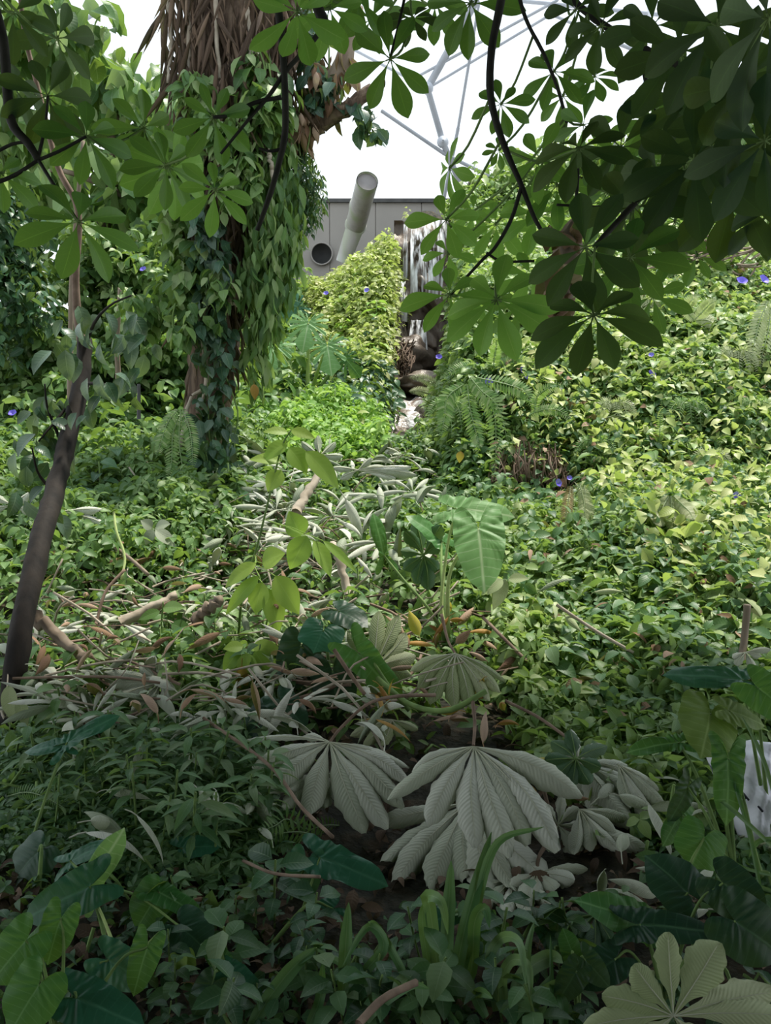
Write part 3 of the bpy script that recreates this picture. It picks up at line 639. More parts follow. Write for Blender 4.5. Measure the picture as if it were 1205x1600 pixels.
for (px_, py_, n) in ((180, 495, 11), (200, 530, 8), (115, 540, 7), (75, 620, 11), (55, 690, 12), (100, 660, 9), (165, 600, 9), (80, 740, 9), (60, 790, 7), (205, 590, 6), (100, 500, 5)):
    P = np.array([at(px_ + rng.normal(0, 22), py_ + rng.normal(0, 22), 5.2 + rng.normal(0, .12)) for _ in range(n)])
    d = norm(np.stack([rng.normal(0, .5, n), rng.normal(-.2, .4, n), -np.ones(n) * rng.uniform(.3, 1.3, n)], -1)); nn = norm(np.stack([rng.normal(0, .5, n), -np.ones(n) * .5, np.ones(n) * .7], -1))
    scatter(mb, T_OV3, P, d, nn, rng.uniform(.11, .19, n), rng.uniform(0, 1, n))
o = mb.build('foliage', M['glossy'], st_)
def pole(name, label, cat, pts, r, mat='tanbark', n=20, sides=10):
    if name.startswith('fallen'): dl = min([0] + [surf(a, b, .22) - c for a, b, c in pts]); pts = [(a, b, c + dl) for a, b, c in pts]
    mb = MB(); q_ = pxpath(pts, n)
    if name == 'fallen_branch' and np.max(r) > .03: q_ = q_ + rng.normal(0, .006, q_.shape); rr = np.max(r) * .72 * (1 + .05 * np.sin(np.arange(n) * 1.1)) * np.linspace(1, .75, n); tube(mb, q_, rr, 14, rough=.09)
    else: tube(mb, q_, r, sides, rough=.04)
    return tag(mb.build(name, M[mat]), label, cat)
pole('sapling', 'thin pale reddish stem rising straight behind the slender dark tree', 'stem', [(108, 690, 6.5), (110, 560, 6.5), (112, 440, 6.5), (120, 330, 6.5), (130, 220, 6.5)], [.022, .018, .014])
pole('sapling', 'short grey post-like stem between the slender tree and the huge trunk', 'stem', [(217, 655, 7.5), (217, 600, 7.5)], [.018, .014], 'rail')
pole('sapling', 'pale slim stem in the dim undergrowth left of the huge trunk', 'stem', [(185, 592, 9), (183, 530, 9), (188, 450, 9)], [.03, .024])

# ------------------------------------------------------------------ umbrella trees overhead
def whorl(px, py, Y, rpx, n=8, nrm=(0, -.75, -.55), rot=0, droop=.5, seed=0, w=.19, jit=.22):
    """one compound leaf: n leaflets from a hub; returns MB"""
    r_ = np.random.default_rng(seed + int(px) * 7 + int(py)); c = at(px, py, Y); L = rpx / FPX * Y
    n_ = norm(np.array(nrm, float) + r_.normal(0, .18, 3)); a0 = np.array([0, 0, 1.0]); xx = norm(np.cross(a0, n_)); yy = np.cross(n_, xx)
    mb = MB(); lf = []
    for i in range(n):
        a = rot + (i + r_.normal(0, .10)) * 2 * math.pi / n
        d = xx * math.cos(a) + yy * math.sin(a)
        l = L * (1 - jit * r_.uniform(0, 1)) * (1.0 if math.sin(a) < .3 else .82)
        d = norm(d + np.array([0, 0, -1]) * droop * .3 * r_.uniform(.3, 1.2))
        tp = leafT(12, 6, w * r_.uniform(.85, 1.12), prof_obov, fold=.22 * r_.uniform(.4, 1.4), bend=droop * r_.uniform(.5, 1.5), stalk=.07)
        v, f, uv = tp; Rm = frames(d[None], (n_ * -1 if n_[2] < 0 else n_)[None])[0]
        lb = MB(); lb.add((v @ Rm.T) * l + c, f, uv, r_.uniform(0, 1)); lf.append(lb)
        tube(mb, [c, c + d * l * .1], L * .012, 5)
    return mb, lf
def umbrella(label, loc, branches, leaves, extra=None):
    o = thing('umbrella_tree', label, 'tree', at(*loc)); BP = []
    for pts, r in branches:
        mb = MB(); q_ = pxpath(pts, 26); BP.append(q_); tube(mb, q_, r, 9, rough=.04); mb.build('branch', M['twig'], o)
    BP = np.concatenate(BP)
    for i, lf in enumerate(leaves):
        px, py, Y, rp, mat = lf[:5]; kw = lf[5] if len(lf) > 5 else {}
        mb, lfs = whorl(px, py, Y, rp, seed=i * 13, **{k_: v_ for k_, v_ in kw.items() if k_ != 'stalk'})
        c = at(px, py, Y); st = kw.get('stalk')
        e = at(*st) if st else BP[np.argmin(np.linalg.norm(BP - c - [0, 0, .08], axis=1))]
        tube(mb, spline([c, (c + e) / 2 + [0, .02, -.02], e], 7), .0022 * Y / 2 + .0008, 5)
        cl_ = mb.build('compound_leaf', M['stem'], o)
        for lb in lfs: lb.build('leaflet', M[mat], cl_)
    return o
umbrella('umbrella tree branch with dark palmate leaves reaching in at the upper left', (20, 60, 2.4),
    [([(-20, -30, 2.4), (4, 60, 2.4), (10, 120, 2.4), (18, 190, 2.4), (45, 225, 2.4), (60, 250, 2.4)], [.014, .013, .010]),
     ([(60, 250, 2.4), (85, 290, 2.35), (122, 346, 2.3)], [.005, .004]), ([(60, 250, 2.4), (95, 235, 2.4), (135, 213, 2.4)], [.005, .004]), ([(-20, 290, 2.4), (20, 275, 2.4), (60, 250, 2.4)], [.006, .005]),
     ([(60, 245, 2.4), (70, 200, 2.4), (75, 150, 2.4)], [.005, .003]), ([(-10, 240, 2.4), (20, 225, 2.4), (45, 222, 2.4)], [.005, .004])],
    [(74, 150, 2.4, 88, 'umb_shaded', dict(rot=.2)), (135, 213, 2.4, 82, 'umb', dict(rot=.5)), (122, 346, 2.3, 104, 'umb', dict(rot=.35, stalk=(60, 250, 2.4))), (20, 130, 2.5, 80, 'umb_shaded'), (0, 270, 2.4, 70, 'umb'),
     (20, 20, 2.7, 70, 'umb_shaded'), (90, 60, 3.0, 75, 'umb_shaded', dict(rot=.7)), (265, 262, 2.5, 80, 'umb_lit', dict(rot=.1)), (225, 200, 2.6, 75, 'umb', dict(rot=.4)), (245, 235, 2.7, 60, 'umb')])
umbrella('umbrella tree branch with bright green palmate leaves hanging at top centre left', (432, -10, 2.0),
    [([(430, -30, 2.0), (438, 40, 2.0), (444, 110, 2.0), (446, 200, 2.0), (436, 255, 2.0), (420, 310, 2.0), (402, 360, 2.0)], [.009, .008, .007, .005]),
     ([(484, -30, 2.0), (498, 15, 2.0), (516, 54, 2.0)], [.013, .012, .011]), ([(508, 40, 2.0), (480, 75, 2.0), (450, 107, 2.0), (420, 150, 2.0), (390, 185, 2.0), (345, 240, 2.0)], [.006, .005, .003]),
     ([(440, 152, 2.0), (400, 160, 2.0), (355, 180, 2.0), (333, 183, 2.0)], [.005, .004]), ([(446, 230, 2.0), (425, 236, 2.0), (405, 232, 2.0)], [.004, .003])],
    [(464, 18, 1.9, 88, 'umb_lit', dict(rot=.25, n=9)), (333, 183, 2.0, 68, 'umb', dict(rot=.2)), (336, 297, 1.9, 70, 'umb_lit', dict(rot=.6, stalk=(380, 230, 2.1))), (515, 12, 2.1, 75, 'umb_lit', dict(rot=.5)), (258, 258, 2.2, 78, 'umb', dict(rot=.55)), (560, -5, 2.2, 60, 'umb')])
umbrella('umbrella tree sprays with thin pale-veined leaves against the white sky at top centre', (700, -10, 2.2),
    [([(640, -40, 2.2), (625, 30, 2.2), (610, 90, 2.2)], [.004, .003]), ([(760, -40, 2.2), (745, -20, 2.2), (735, 5, 2.2)], [.004, .003])],
    [(610, 92, 2.2, 84, 'umb', dict(rot=.3, n=8, stalk=(645, 28, 2.3))), (645, 28, 2.3, 52, 'umb_shaded', dict(rot=.1, nrm=(0, -.3, -.9))), (735, 5, 2.2, 84, 'umb', dict(rot=.15, n=9)), (580, 30, 2.5, 55, 'umb', dict(rot=.2)), (680, 5, 2.6, 55, 'umb')])
R_BR = [([(790, -40, 2.0), (779, 20, 2.0), (768, 80, 2.0), (766, 140, 2.0), (775, 190, 2.0), (795, 245, 2.0), (815, 290, 2.0), (835, 340, 2.0), (860, 385, 2.0)], [.010, .009, .008, .006, .004]),
        ([(805, -30, 2.2), (822, 30, 2.2), (850, 85, 2.2), (872, 140, 2.2), (886, 192, 2.2)], [.005, .004]),
        ([(875, -20, 2.2), (930, 30, 2.2), (1000, 72, 2.2), (1060, 102, 2.2), (1110, 125, 2.2), (1230, 145, 2.2)], [.008, .009, .010]),
        ([(1003, 80, 2.2), (1010, 130, 2.2), (1026, 180, 2.2), (1075, 235, 2.2)], [.006, .005]),
        ([(815, 292, 2.0), (800, 340, 2.0), (775, 385, 2.0), (755, 405, 2.0), (730, 432, 2.0), (705, 460, 2.0)], [.005, .004, .003]),
        ([(760, 395, 2.0), (785, 408, 2.0), (835, 408, 2.0)], [.003, .003]), ([(903, 230, 2.1), (902, 290, 2.1), (898, 345, 2.1)], [.005, .004]),
        ([(870, 320, 2.0), (930, 323, 2.0), (990, 322, 1.9)], [.003, .003]), ([(1230, 150, 2.0), (1150, 190, 1.9), (1075, 235, 1.8), (990, 320, 1.8), (930, 385, 1.7)], [.012, .008, .005])]
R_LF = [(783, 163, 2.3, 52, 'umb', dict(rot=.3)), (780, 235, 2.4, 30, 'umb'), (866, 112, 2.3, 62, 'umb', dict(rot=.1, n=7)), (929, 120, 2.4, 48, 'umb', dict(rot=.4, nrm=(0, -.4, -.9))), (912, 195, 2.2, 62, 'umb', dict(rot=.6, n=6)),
        (1022, 185, 2.2, 66, 'umb', dict(rot=.2)), (703, 262, 2.2, 56, 'umb_lit', dict(rot=.1, nrm=(.8, -.5, -.2))), (843, 247, 2.1, 66, 'umb_lit', dict(rot=.3, n=7)), (905, 232, 1.9, 88, 'umb_shaded', dict(rot=.1)),
        (697, 343, 2.2, 68, 'umb_lit', dict(rot=.4, n=7)), (775, 350, 2.4, 60, 'umb_lit', dict(rot=.2)), (700, 395, 2.4, 50, 'umb_lit', dict(rot=.9, n=6)), (703, 460, 2.0, 80, 'umb_lit', dict(rot=.15)), (776, 468, 1.9, 100, 'umb_lit', dict(rot=.3, n=9)),
        (840, 335, 2.3, 70, 'umb_lit', dict(rot=.5)), (830, 430, 2.2, 62, 'umb_lit', dict(rot=.2)), (870, 290, 2.2, 70, 'umb', dict(rot=.9)), (990, 322, 1.8, 112, 'umb_shaded', dict(rot=.1, n=8)), (915, 386, 1.7, 112, 'umb_shaded', dict(rot=.3, n=8)),
        (928, 492, 1.7, 118, 'umb_shaded', dict(rot=.35, n=9)), (985, 402, 1.8, 100, 'umb', dict(rot=.05)), (1020, 462, 2.0, 66, 'umb', dict(rot=.5)), (950, 300, 2.1, 80, 'umb', dict(rot=.4)), (1055, 345, 2.1, 74, 'umb', dict(rot=.2)),
        (1085, 250, 1.7, 130, 'umb_shaded', dict(rot=.2)), (1150, 300, 1.8, 120, 'umb_shaded', dict(rot=.6)), (1160, 130, 1.6, 140, 'umb_shaded', dict(rot=.1)), (1080, 150, 1.9, 100, 'umb_shaded', dict(rot=.5)), (1120, 40, 1.7, 140, 'umb_shaded', dict(rot=.3)),
        (1020, 40, 1.9, 85, 'umb_shaded', dict(rot=.2)), (940, 40, 2.0, 72, 'umb_shaded', dict(rot=.7)), (900, 15, 2.1, 60, 'umb_shaded', dict(rot=.1)), (1195, 220, 1.6, 130, 'umb_shaded', dict(rot=.3)), (1200, 30, 1.5, 150, 'umb_shaded', dict(rot=.8)),
        (1060, 80, 1.8, 110, 'umb_shaded', dict(rot=.9)), (1140, 200, 1.7, 130, 'umb_shaded', dict(rot=1.2)), (970, 230, 2.0, 90, 'umb_shaded', dict(rot=.2)), (1030, 270, 1.9, 110, 'umb_shaded', dict(rot=.8)), (1010, 190, 2.6, 60, 'umb'),
        (1210, 330, 1.8, 90, 'umb_shaded'), (880, 150, 2.5, 50, 'umb'), (810, 480, 2.6, 60, 'umb', dict(rot=.7)), (740, 330, 2.6, 46, 'umb_lit'), (1090, 400, 2.3, 50, 'umb')]
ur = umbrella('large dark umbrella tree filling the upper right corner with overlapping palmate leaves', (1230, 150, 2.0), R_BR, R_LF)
# unseen leaf canopy added above and behind the viewer to shade the foreground
def shade_canopy(name, parent, boxes, N, size, mat):
    mb = MB()
    for (a, b), n in zip(boxes, N):
        P = rng.uniform(a, b, (n, 3)); d, nn = rnd_dirs(n, .4, .4, 0); scatter(mb, multi(leafT(3, 2, .2, prof_obov, .2, .5), [i * 2 * math.pi / 7 for i in range(7)], .3), P, d, nn, size * rng.uniform(.7, 1.2, n), rng.uniform(0, 1, n))
    o = mb.build(name, M[mat], parent); o['kind'] = 'stuff'; return o
shade_canopy('foliage', ur, [((-3.8, -3.5, 3.9), (4.2, 1.5, 5.2)), ((-3.8, 1.2, 3.3), (4.2, 2.6, 4.0)), ((-3.8, 2.4, 3.9), (4.2, 3.8, 4.7)), ((-3.8, 3.6, 4.5), (4.2, 5.2, 5.3)), ((-4.5, -4.5, .3), (4.5, -2.0, 4.5))], (1500, 800, 700, 600, 1500), .40, 'umb_shaded')  # added shading leaves, kept just out of view and parented to this tree
mb = MB(); tube(mb, spline([G(1700, 2.2) - [0, 0, .1], np.array([1.9, 2.0, 1.6]), np.array([1.75, 2.0, 3.0]), np.array([1.2, 1.0, 4.6])], 20), [.09, .07, .05, .04], 12); mb.build('trunk', M['darkbark'], ur)

# brown hanging dead leaf bundle under the umbrella tree
o = thing('dead_leaf_bundle', 'brown papery dead leaf bundle hanging among the dark umbrella leaves', 'dead leaf', at(890, 520, 2.05))
mb = MB(); tube(mb, pxpath([(898, 345, 2.1), (885, 400, 2.08), (875, 460, 2.05), (866, 515, 2.05)], 18), [.012, .034, .036, .028, .010], 12, rough=.12); mb.build('core', M['tanbark'], o)
mb = MB(); n = 22; P = np.array([at(rng.uniform(858, 905), rng.uniform(345, 470), 2.05 + rng.normal(0, .03)) for _ in range(n)])
d = norm(np.stack([rng.normal(0, .4, n), rng.normal(0, .3, n), -np.ones(n)], -1)); nn = norm(rng.normal(0, 1, (n, 3)) + [0, -1, 0]); scatter(mb, T_CURL, P, d, nn, rng.uniform(.06, .14, n), rng.uniform(0, 1, n))
mb.build('dry_leaves', M['brown'], o)

# ------------------------------------------------------------------ big wilted palmate leaves (hub + lobes given where they lie)
def lobe(mb, hub, tip, wpx, Y, rise=.35, roll=1.35, seed=0, base=.16, dz=0):
    r_ = np.random.default_rng(seed); L = np.linalg.norm(tip - hub); n, m = 26, 10
    ctl = (hub + tip) / 2 + np.array([0, -.10, .30]) * rise * L * 1.6
    t = np.linspace(0, 1, n + 1)[:, None]; c = hub * (1 - t) ** 2 + 2 * ctl * t * (1 - t) + tip * t * t; c = c + np.array([.035 * r_.normal() * L, 0, 0]) * np.sin(np.pi * t * 1.5) * t
    tg = norm(np.gradient(c, axis=0)); view = norm(np.array([0, -.75, .65])); side = norm(np.cross(tg, view)); up = np.cross(side, tg)
    tt = t[:, 0]; w = wpx * 1.04 / FPX * Y
    ww = w * np.interp(tt, [0, .06, .25, .45, .65, .82, .93, 1], [.10, base, base * 2.2, .84, 1.0, .84, .52, .14])
    s_ = np.linspace(-1, 1, m + 1)
    a = s_[None] * roll * np.interp(tt, [0, .3, 1], [.35, .9, 1.1])[:, None]; rl = roll
    X = np.sin(a) / rl; Zu = -(1 - np.cos(a)) / rl
    pleat = .010 * L * np.sin(2 * np.pi * (tt[:, None] * 11 - np.abs(s_)[None] * 1.3)) * np.abs(s_)[None] ** .7 * np.clip(tt * 4 - .6, 0, 1)[:, None]
    wav = .035 * L * np.sin(tt * 6 + r_.uniform(0, 6))[:, None] * s_[None] * np.clip(tt * 3 - .8, 0, 1)[:, None]
    edge = 1 + (.07 * np.sin(tt * 23 + r_.uniform(0, 6)) + .05 * np.sin(tt * 41 + r_.uniform(0, 6)))[:, None] * (np.abs(s_)[None] > .85)
    P = c[:, None] + side[:, None] * (X * ww[:, None] * edge)[..., None] + up[:, None] * (Zu * ww[:, None] + pleat + wav)[..., None]
    uv = np.stack(np.broadcast_arrays((s_[None] + 1) / 2, tt[:, None]), -1)
    mb.add(P, grid(n, m), uv, r_.uniform(0, 1)); return c
def palmate(label, hub, Y, tips, mat='gray', stalk=None, rise=.35, roll=1.35, seed=0, ribs=True, name='wilted_leaf', srad=.006, stalkmat='stemr'):
    dl = min(0, surf(hub[0], hub[1], .15 if Y < 4.5 else .30) - Y) if Y > 3.8 else 0; Y = Y + dl
    if stalk: stalk = [(a, b, c + dl) for a, b, c in stalk]
    h = at(hub[0], hub[1], Y); o = thing(name, label, 'leaf', (h[0], h[1], h[2] - .12)); mb = MB(); rb = MB()
    for i, tq in enumerate(tips):
        tx, ty, w = tq[:3]; dY = tq[3] if len(tq) > 3 else -max(0, (ty - hub[1])) / 140. * .30
        tip = at(tx, ty, Y + dY); gz = float(H(tip[0], tip[1])) + .015
        if tip[2] < gz: tip[2] = gz
        c = lobe(mb, h, tip, w, Y, rise, roll, seed * 31 + i)
        tube(rb, c[::3] + np.array([0, -.002, .002]), np.linspace(.0030, .0006, len(c[::3])) * Y / 3.2, 5)
    bl = mb.build('blade', M[mat], o)
    rb.build('ribs', M['rib'] if mat != 'cecdark' else M['stem'], bl)
    if stalk:
        sb = MB(); pts = pxpath(stalk, 18); tube(sb, pts, [srad, srad * 1.1, srad * 1.4], 8); sb.build('stalk', M[stalkmat], o)
    return o
palmate('large grey wilted palmate leaf draped at centre, left of the biggest one', (515, 1160), 3.25,
        [(372, 1160, 9, .05), (398, 1200, 22), (420, 1238, 26), (480, 1276, 27), (562, 1302, 30), (598, 1296, 28), (636, 1262, 24), (648, 1222, 20), (640, 1200, 12), (470, 1150, 10, .15)],
        stalk=[(515, 1160, 3.25), (535, 1135, 3.3), (575, 1100, 3.4), (620, 1088, 3.5), (680, 1086, 3.6)], seed=1, rise=.30)
palmate('largest grey wilted palmate leaf, its long folded lobes spread below centre', (740, 1167), 3.1,
        [(640, 1206, 17), (610, 1250, 20), (665, 1290, 27), (735, 1325, 31), (830, 1320, 32), (868, 1310, 30), (888, 1330, 30), (915, 1245, 33), (900, 1225, 14, .0), (690, 1210, 14), (790, 1340, 30)],
        stalk=[(740, 1165, 3.2), (742, 1130, 3.3), (738, 1090, 3.4)], seed=2, rise=.32)
palmate('grey wilted palmate leaf lying beneath the largest one, lobes pointing down', (730, 1255), 3.15,
        [(592, 1285, 18, -.15), (605, 1345, 22, -.3), (632, 1330, 18, -.2), (610, 1385, 26, -.4), (668, 1395, 28, -.45), (720, 1390, 30, -.4), (765, 1425, 34, -.5), (845, 1415, 36, -.45), (800, 1440, 20, -.5)], seed=3, rise=.06, roll=1.2)
palmate('pale khaki wilted palmate leaf hanging like a skirt just above centre', (712, 1022), 3.9,
        [(640, 1048, 14), (645, 1078, 16), (672, 1100, 18), (705, 1108, 18), (738, 1108, 18), (765, 1095, 16), (782, 1082, 14), (790, 1065, 10)], 'graygreen', stalk=[(712, 1022, 3.9), (700, 1000, 4.0), (690, 960, 4.1)], seed=4, rise=.32)
palmate('olive palmate leaf with upright lobes behind the khaki skirt-like leaf', (585, 1045), 4.0,
        [(545, 985, 14, .1), (592, 955, 15, .15), (625, 962, 14, .15), (642, 990, 15, .1), (648, 1025, 17, 0), (640, 1055, 14), (610, 1070, 12)], 'graygreen', seed=5, rise=.15, roll=.8)
palmate('dark-centred palmate leaf right of the largest grey one, long lobes falling right', (905, 1190), 3.25,
        [(868, 1160, 16, .1), (892, 1140, 15, .15), (850, 1195, 14, 0), (942, 1162, 14, .1), (998, 1212, 20), (1010, 1222, 22), (1035, 1270, 24), (1028, 1312, 26), (980, 1330, 28), (945, 1300, 24), (915, 1260, 18)], 'gray', seed=6, rise=.3)
palmate('dark green palmate leaf centre on top of the drooping grey leaf at right', (900, 1186), 3.15,
        [(850, 1188, 15, .0), (865, 1158, 15, .1), (892, 1140, 14, .12), (945, 1165, 14, .1), (940, 1200, 14), (920, 1225, 16), (895, 1225, 13), (870, 1212, 12)], 'cecdark', seed=16, rise=.1, roll=.7)
palmate('bottom right corner palmate leaf, grey-green with broad upright lobes', (1052, 1588), 1.88,
        [(905, 1606, 22, .0), (945, 1556, 26, .03), (985, 1508, 26, .06), (1042, 1456, 25, .10), (1128, 1472, 38, .10), (1212, 1550, 30, .05), (1245, 1590, 24, 0), (985, 1650, 24, -.03), (1110, 1660, 28, -.03)], 'graygreen', seed=7, rise=.18, roll=.7)
palmate('crumpled grey palmate leaf below the dark-centred one, lobes to the right', (872, 1290), 2.95,
        [(905, 1262, 14), (945, 1300, 20), (985, 1330, 22), (1010, 1350, 20), (905, 1345, 24), (860, 1340, 18), (850, 1255, 12, .05), (880, 1240, 12, .1)], 'gray', stalk=[(872, 1290, 2.95), (860, 1270, 3), (845, 1215, 3.1)], seed=8, rise=.25, roll=1.3)
palmate('pale grey wilted leaf with scalloped lobes under the dark-centred leaf', (838, 1365), 2.75,
        [(920, 1372, 12), (900, 1395, 20), (868, 1412, 20), (838, 1430, 22), (800, 1400, 16), (815, 1450, 20)], 'gray', stalk=[(838, 1365, 2.75), (842, 1340, 2.8), (850, 1325, 2.85)], seed=9, rise=.3, roll=1.2)
palmate('dull grey leaf tucked under the first centre grey leaf', (500, 1205), 3.2, [(455, 1232, 15, -.1), (440, 1262, 16, -.15), (505, 1262, 17, -.15), (545, 1255, 17, -.15), (590, 1240, 15, -.1)], seed=33, rise=.06, roll=1.2)
palmate('shadowed grey leaf lowest under the largest one, lobes spread to the bottom', (800, 1375), 2.75, [(735, 1410, 16), (765, 1445, 20), (795, 1470, 20), (830, 1485, 18), (860, 1450, 16)], seed=34, rise=.15, roll=1.5)
palmate('grey leaf with twisted lobes between the largest leaf and the dark-centred one', (905, 1265), 2.95, [(935, 1282, 16), (965, 1300, 17), (930, 1330, 20), (900, 1335, 18), (960, 1330, 18), (990, 1290, 14, .03)], seed=35, rise=.3, roll=1.6)
palmate('grey lobed leaf drooping right of the dark-centred leaf', (965, 1195), 3.15, [(1000, 1218, 16), (1030, 1235, 17), (1040, 1262, 18), (1010, 1265, 18), (985, 1262, 16)], seed=36, rise=.25, roll=1.5)
palmate('grey palmate leaf lying on the debris left of centre, lobes fanned to the left', (252, 1067), 4.0,
        [(165, 1050, 12), (172, 1070, 13), (178, 1092, 14), (205, 1112, 14), (228, 1122, 14), (262, 1100, 12), (212, 1035, 12, .1), (245, 1030, 12, .15)], 'gray', stalk=[(252, 1067, 4.0), (240, 1050, 4.05), (190, 1030, 4.2), (150, 1035, 4.3)], seed=10, rise=.2)
palmate('dark green palmate leaf hanging left of the big arrow-shaped leaf', (662, 868), 5.2,
        [(635, 830, 12), (650, 812, 13, .1), (690, 820, 13), (688, 850, 12), (685, 890, 12), (672, 922, 13), (650, 912, 12), (632, 890, 12), (625, 860, 10)], 'cecdark', seed=11, rise=.15, roll=.7)
palmate('small pale green palmate leaf spread behind the first grey leaf', (612, 1125), 3.6,
        [(548, 1150, 12), (570, 1165, 12), (600, 1165, 12), (630, 1150, 12), (655, 1140, 10), (560, 1130, 10)], 'graygreen', seed=12, rise=.2)
palmate('grey-white wilted leaf hanging at the right edge of the hillside', (1200, 680), 8.2,
        [(1160, 735, 14), (1172, 760, 15), (1195, 775, 18), (1215, 770, 18), (1185, 650, 10, .2), (1170, 700, 12)], 'gray', seed=13, rise=.2, srad=.015)
palmate('pale grey leaf with long lobes flat on the creeper of the right slope', (1040, 778), 7.8,
        [(965, 788, 7), (1000, 770, 6), (1115, 772, 7), (1090, 786, 6), (1080, 766, 6)], 'gray', seed=14, rise=.1)
palmate('wilted grey leaf cluster lying at the far left edge', (20, 790), 6.5,
        [(-30, 800, 12), (60, 800, 12), (45, 770, 11), (-20, 770, 10), (90, 815, 9)], 'gray', seed=15, rise=.1)
palmate('grey wilted leaf stretched rightwards behind the slender dark trunk', (95, 800), 6.2,
        [(130, 798, 9), (160, 795, 10), (178, 822, 9), (150, 812, 8), (60, 812, 9)], 'gray', seed=17, rise=.1)
palmate('grey palmate leaf in the far debris near the stream, lobes fanned right', (560, 735), 7.6,
        [(600, 728, 9), (640, 730, 9), (655, 742, 9), (620, 748, 8), (520, 730, 9), (530, 748, 9), (580, 715, 8)], 'gray', seed=18, rise=.15)
palmate('dark grey wilted leaf above the far debris pile left of the stream', (500, 712), 7.8,
        [(470, 690, 9, .1), (495, 680, 9, .1), (525, 690, 9, .1), (535, 712, 9), (480, 728, 9)], 'graycurl', seed=19, rise=.1)
palmate('wilted grey leaf cluster by the pinkish branch at the right edge', (1165, 1020), 4.6,
        [(1145, 1028, 8), (1150, 1040, 9), (1190, 1025, 9), (1205, 1015, 8), (1180, 1045, 9)], 'gray', seed=20, rise=.3)
palmate('folded khaki leaf at the right edge above the pinkish branch', (1180, 892), 5.5,
        [(1150, 905, 10), (1165, 925, 11), (1210, 880, 11), (1215, 905, 12)], 'graygreen', seed=21, rise=.3)
palmate('khaki fan leaf lying at the right edge below the white sack', (1150, 1310), 2.9,
        [(1120, 1330, 13), (1145, 1355, 15), (1180, 1350, 16), (1215, 1340, 16), (1225, 1300, 14)], 'graygreen', seed=22, rise=.25)
palmate('dark blue-green crumpled leaf tucked under the left edge of the centre grey leaf', (440, 1205), 3.3,
        [(355, 1240, 22), (365, 1215, 18), (400, 1250, 20), (380, 1200, 14)], 'cecdark', seed=23, rise=.1)
palmate('dark fan-shaped leaf low in the shade right of bottom centre', (930, 1430), 2.5,
        [(880, 1440, 18), (895, 1470, 20), (930, 1490, 22), (960, 1480, 20), (975, 1450, 18)], 'cecdark', seed=24, rise=.2)

# ------------------------------------------------------------------ elephant ears
def ear(mb, att, tip, wpx, Y, nrm=(0, -.6, .8), cup=.12, droop=.25, seed=0, back=.42, cut=False):
    """arrow-shaped blade from attachment point to tip (world points)"""
    r_ = np.random.default_rng(seed); L = np.linalg.norm(tip - att); y_ = (tip - att) / L
    n_ = np.array(nrm, float); x_ = norm(np.cross(y_, n_)); z_ = np.cross(x_, y_)
    phi = np.radians(np.linspace(-168, 168, 181 if cut else 61)); deg = np.abs(np.degrees(phi)); hw = wpx / FPX * Y / L
    r = np.interp(deg, [0, 12, 25, 45, 70, 95, 120, 145, 160, 168], [1, .86, hw * 1.75 if hw * 1.75 < .86 else .8, hw * 1.32, hw * 1.06, hw * 1.0, hw * 1.08, back * 1.25, back * 1.0, .06])
    for _ in range(3): r[1:-1] = (r[:-2] + 2 * r[1:-1] + r[2:]) / 4
    if cut: r = r * (1 - .58 * np.clip(np.sin(deg / 168 * 8.5 * 2 * np.pi * .82) * 1.6, 0, 1) * (deg > 14))
    r[len(phi) // 2] = 1.0
    rings = np.linspace(0.0, 1, 10); P = np.outer(np.ones(len(phi)), rings) * r[:, None]
    px = P * np.sin(phi)[:, None]; py = P * np.cos(phi)[:, None]
    wave = .025 * np.sin(phi[:, None] * 9 + r_.uniform(0, 6)) * (rings[None] ** 3)
    z = cup * np.abs(px) - droop * (py * np.abs(py)) * np.sign(py) * .6 - .35 * px ** 2 + wave + .010 * np.sin(2 * np.pi * (py * 7 - np.abs(px) * 4))
    Wd = att + (px[..., None] * x_ + py[..., None] * y_ + z[..., None] * z_) * L
    uv = np.stack([.5 + px * .5, py], -1); mb.add(Wd, grid(len(phi) - 1, 9), uv, r_.uniform(0, 1))
def earplant(label, leaves, base=None, name='elephant_ear_plant', group=None):
    """leaves: (att px, att py, tip px, tip py, half width px, Y, mat, dY tip, nrm, stalk pts or None)"""
    a0 = at(leaves[0][0], leaves[0][1], leaves[0][5]); b = at(*base) if base is not None else a0
    gz = float(H(b[0], b[1])); o = thing(name, label, 'plant', (b[0], b[1], gz), group)
    for i, l in enumerate(leaves):
        ax_, ay, tx, ty, w, Y, mat, dY, nrm = l[:9]; mb = MB(); A = at(ax_, ay, Y); T = at(tx, ty, Y + dY)
        ear(mb, A, T, w, Y, nrm, seed=int(ax_ + ay), cut=(name == 'cut_leaf_plant')); lf = mb.build('leaf', M[mat], o)
        sb = MB()
        if len(l) > 9 and l[9]: pts = pxpath([(ax_, ay, Y)] + l[9], 16)
        else:
            e = np.array([b[0], b[1], gz]); pts = spline([A, (A * .6 + e * .4) + [0, .03, .05], e], 14)
        tube(sb, pts, np.array([.0035, .005, .008]) * Y / 2.6, 8); sb.build('stalk', M['stemy'] if mat == 'earl' else M['stem'], o)
    return o
UPN = (0, -.5, .85); CAMN = (0, -.9, .4)
earplant('tall plant with two huge pale green arrow-shaped leaves right of centre',
    [(715, 795, 804, 800, 26, 4.9, 'earl', -.1, (0, -.7, .7), [(700, 850, 4.9), (690, 950, 4.8), (705, 1010, 4.7)]),
     (748, 826, 757, 920, 40, 4.6, 'earl', -.25, (-.1, -.85, .5), [(730, 850, 4.7), (702, 900, 4.7), (700, 1000, 4.7)]),
     (690, 845, 640, 800, 20, 5.2, 'ear', .0, UPN, [(690, 900, 5), (700, 1000, 4.8)])], (705, 1010, 4.7))
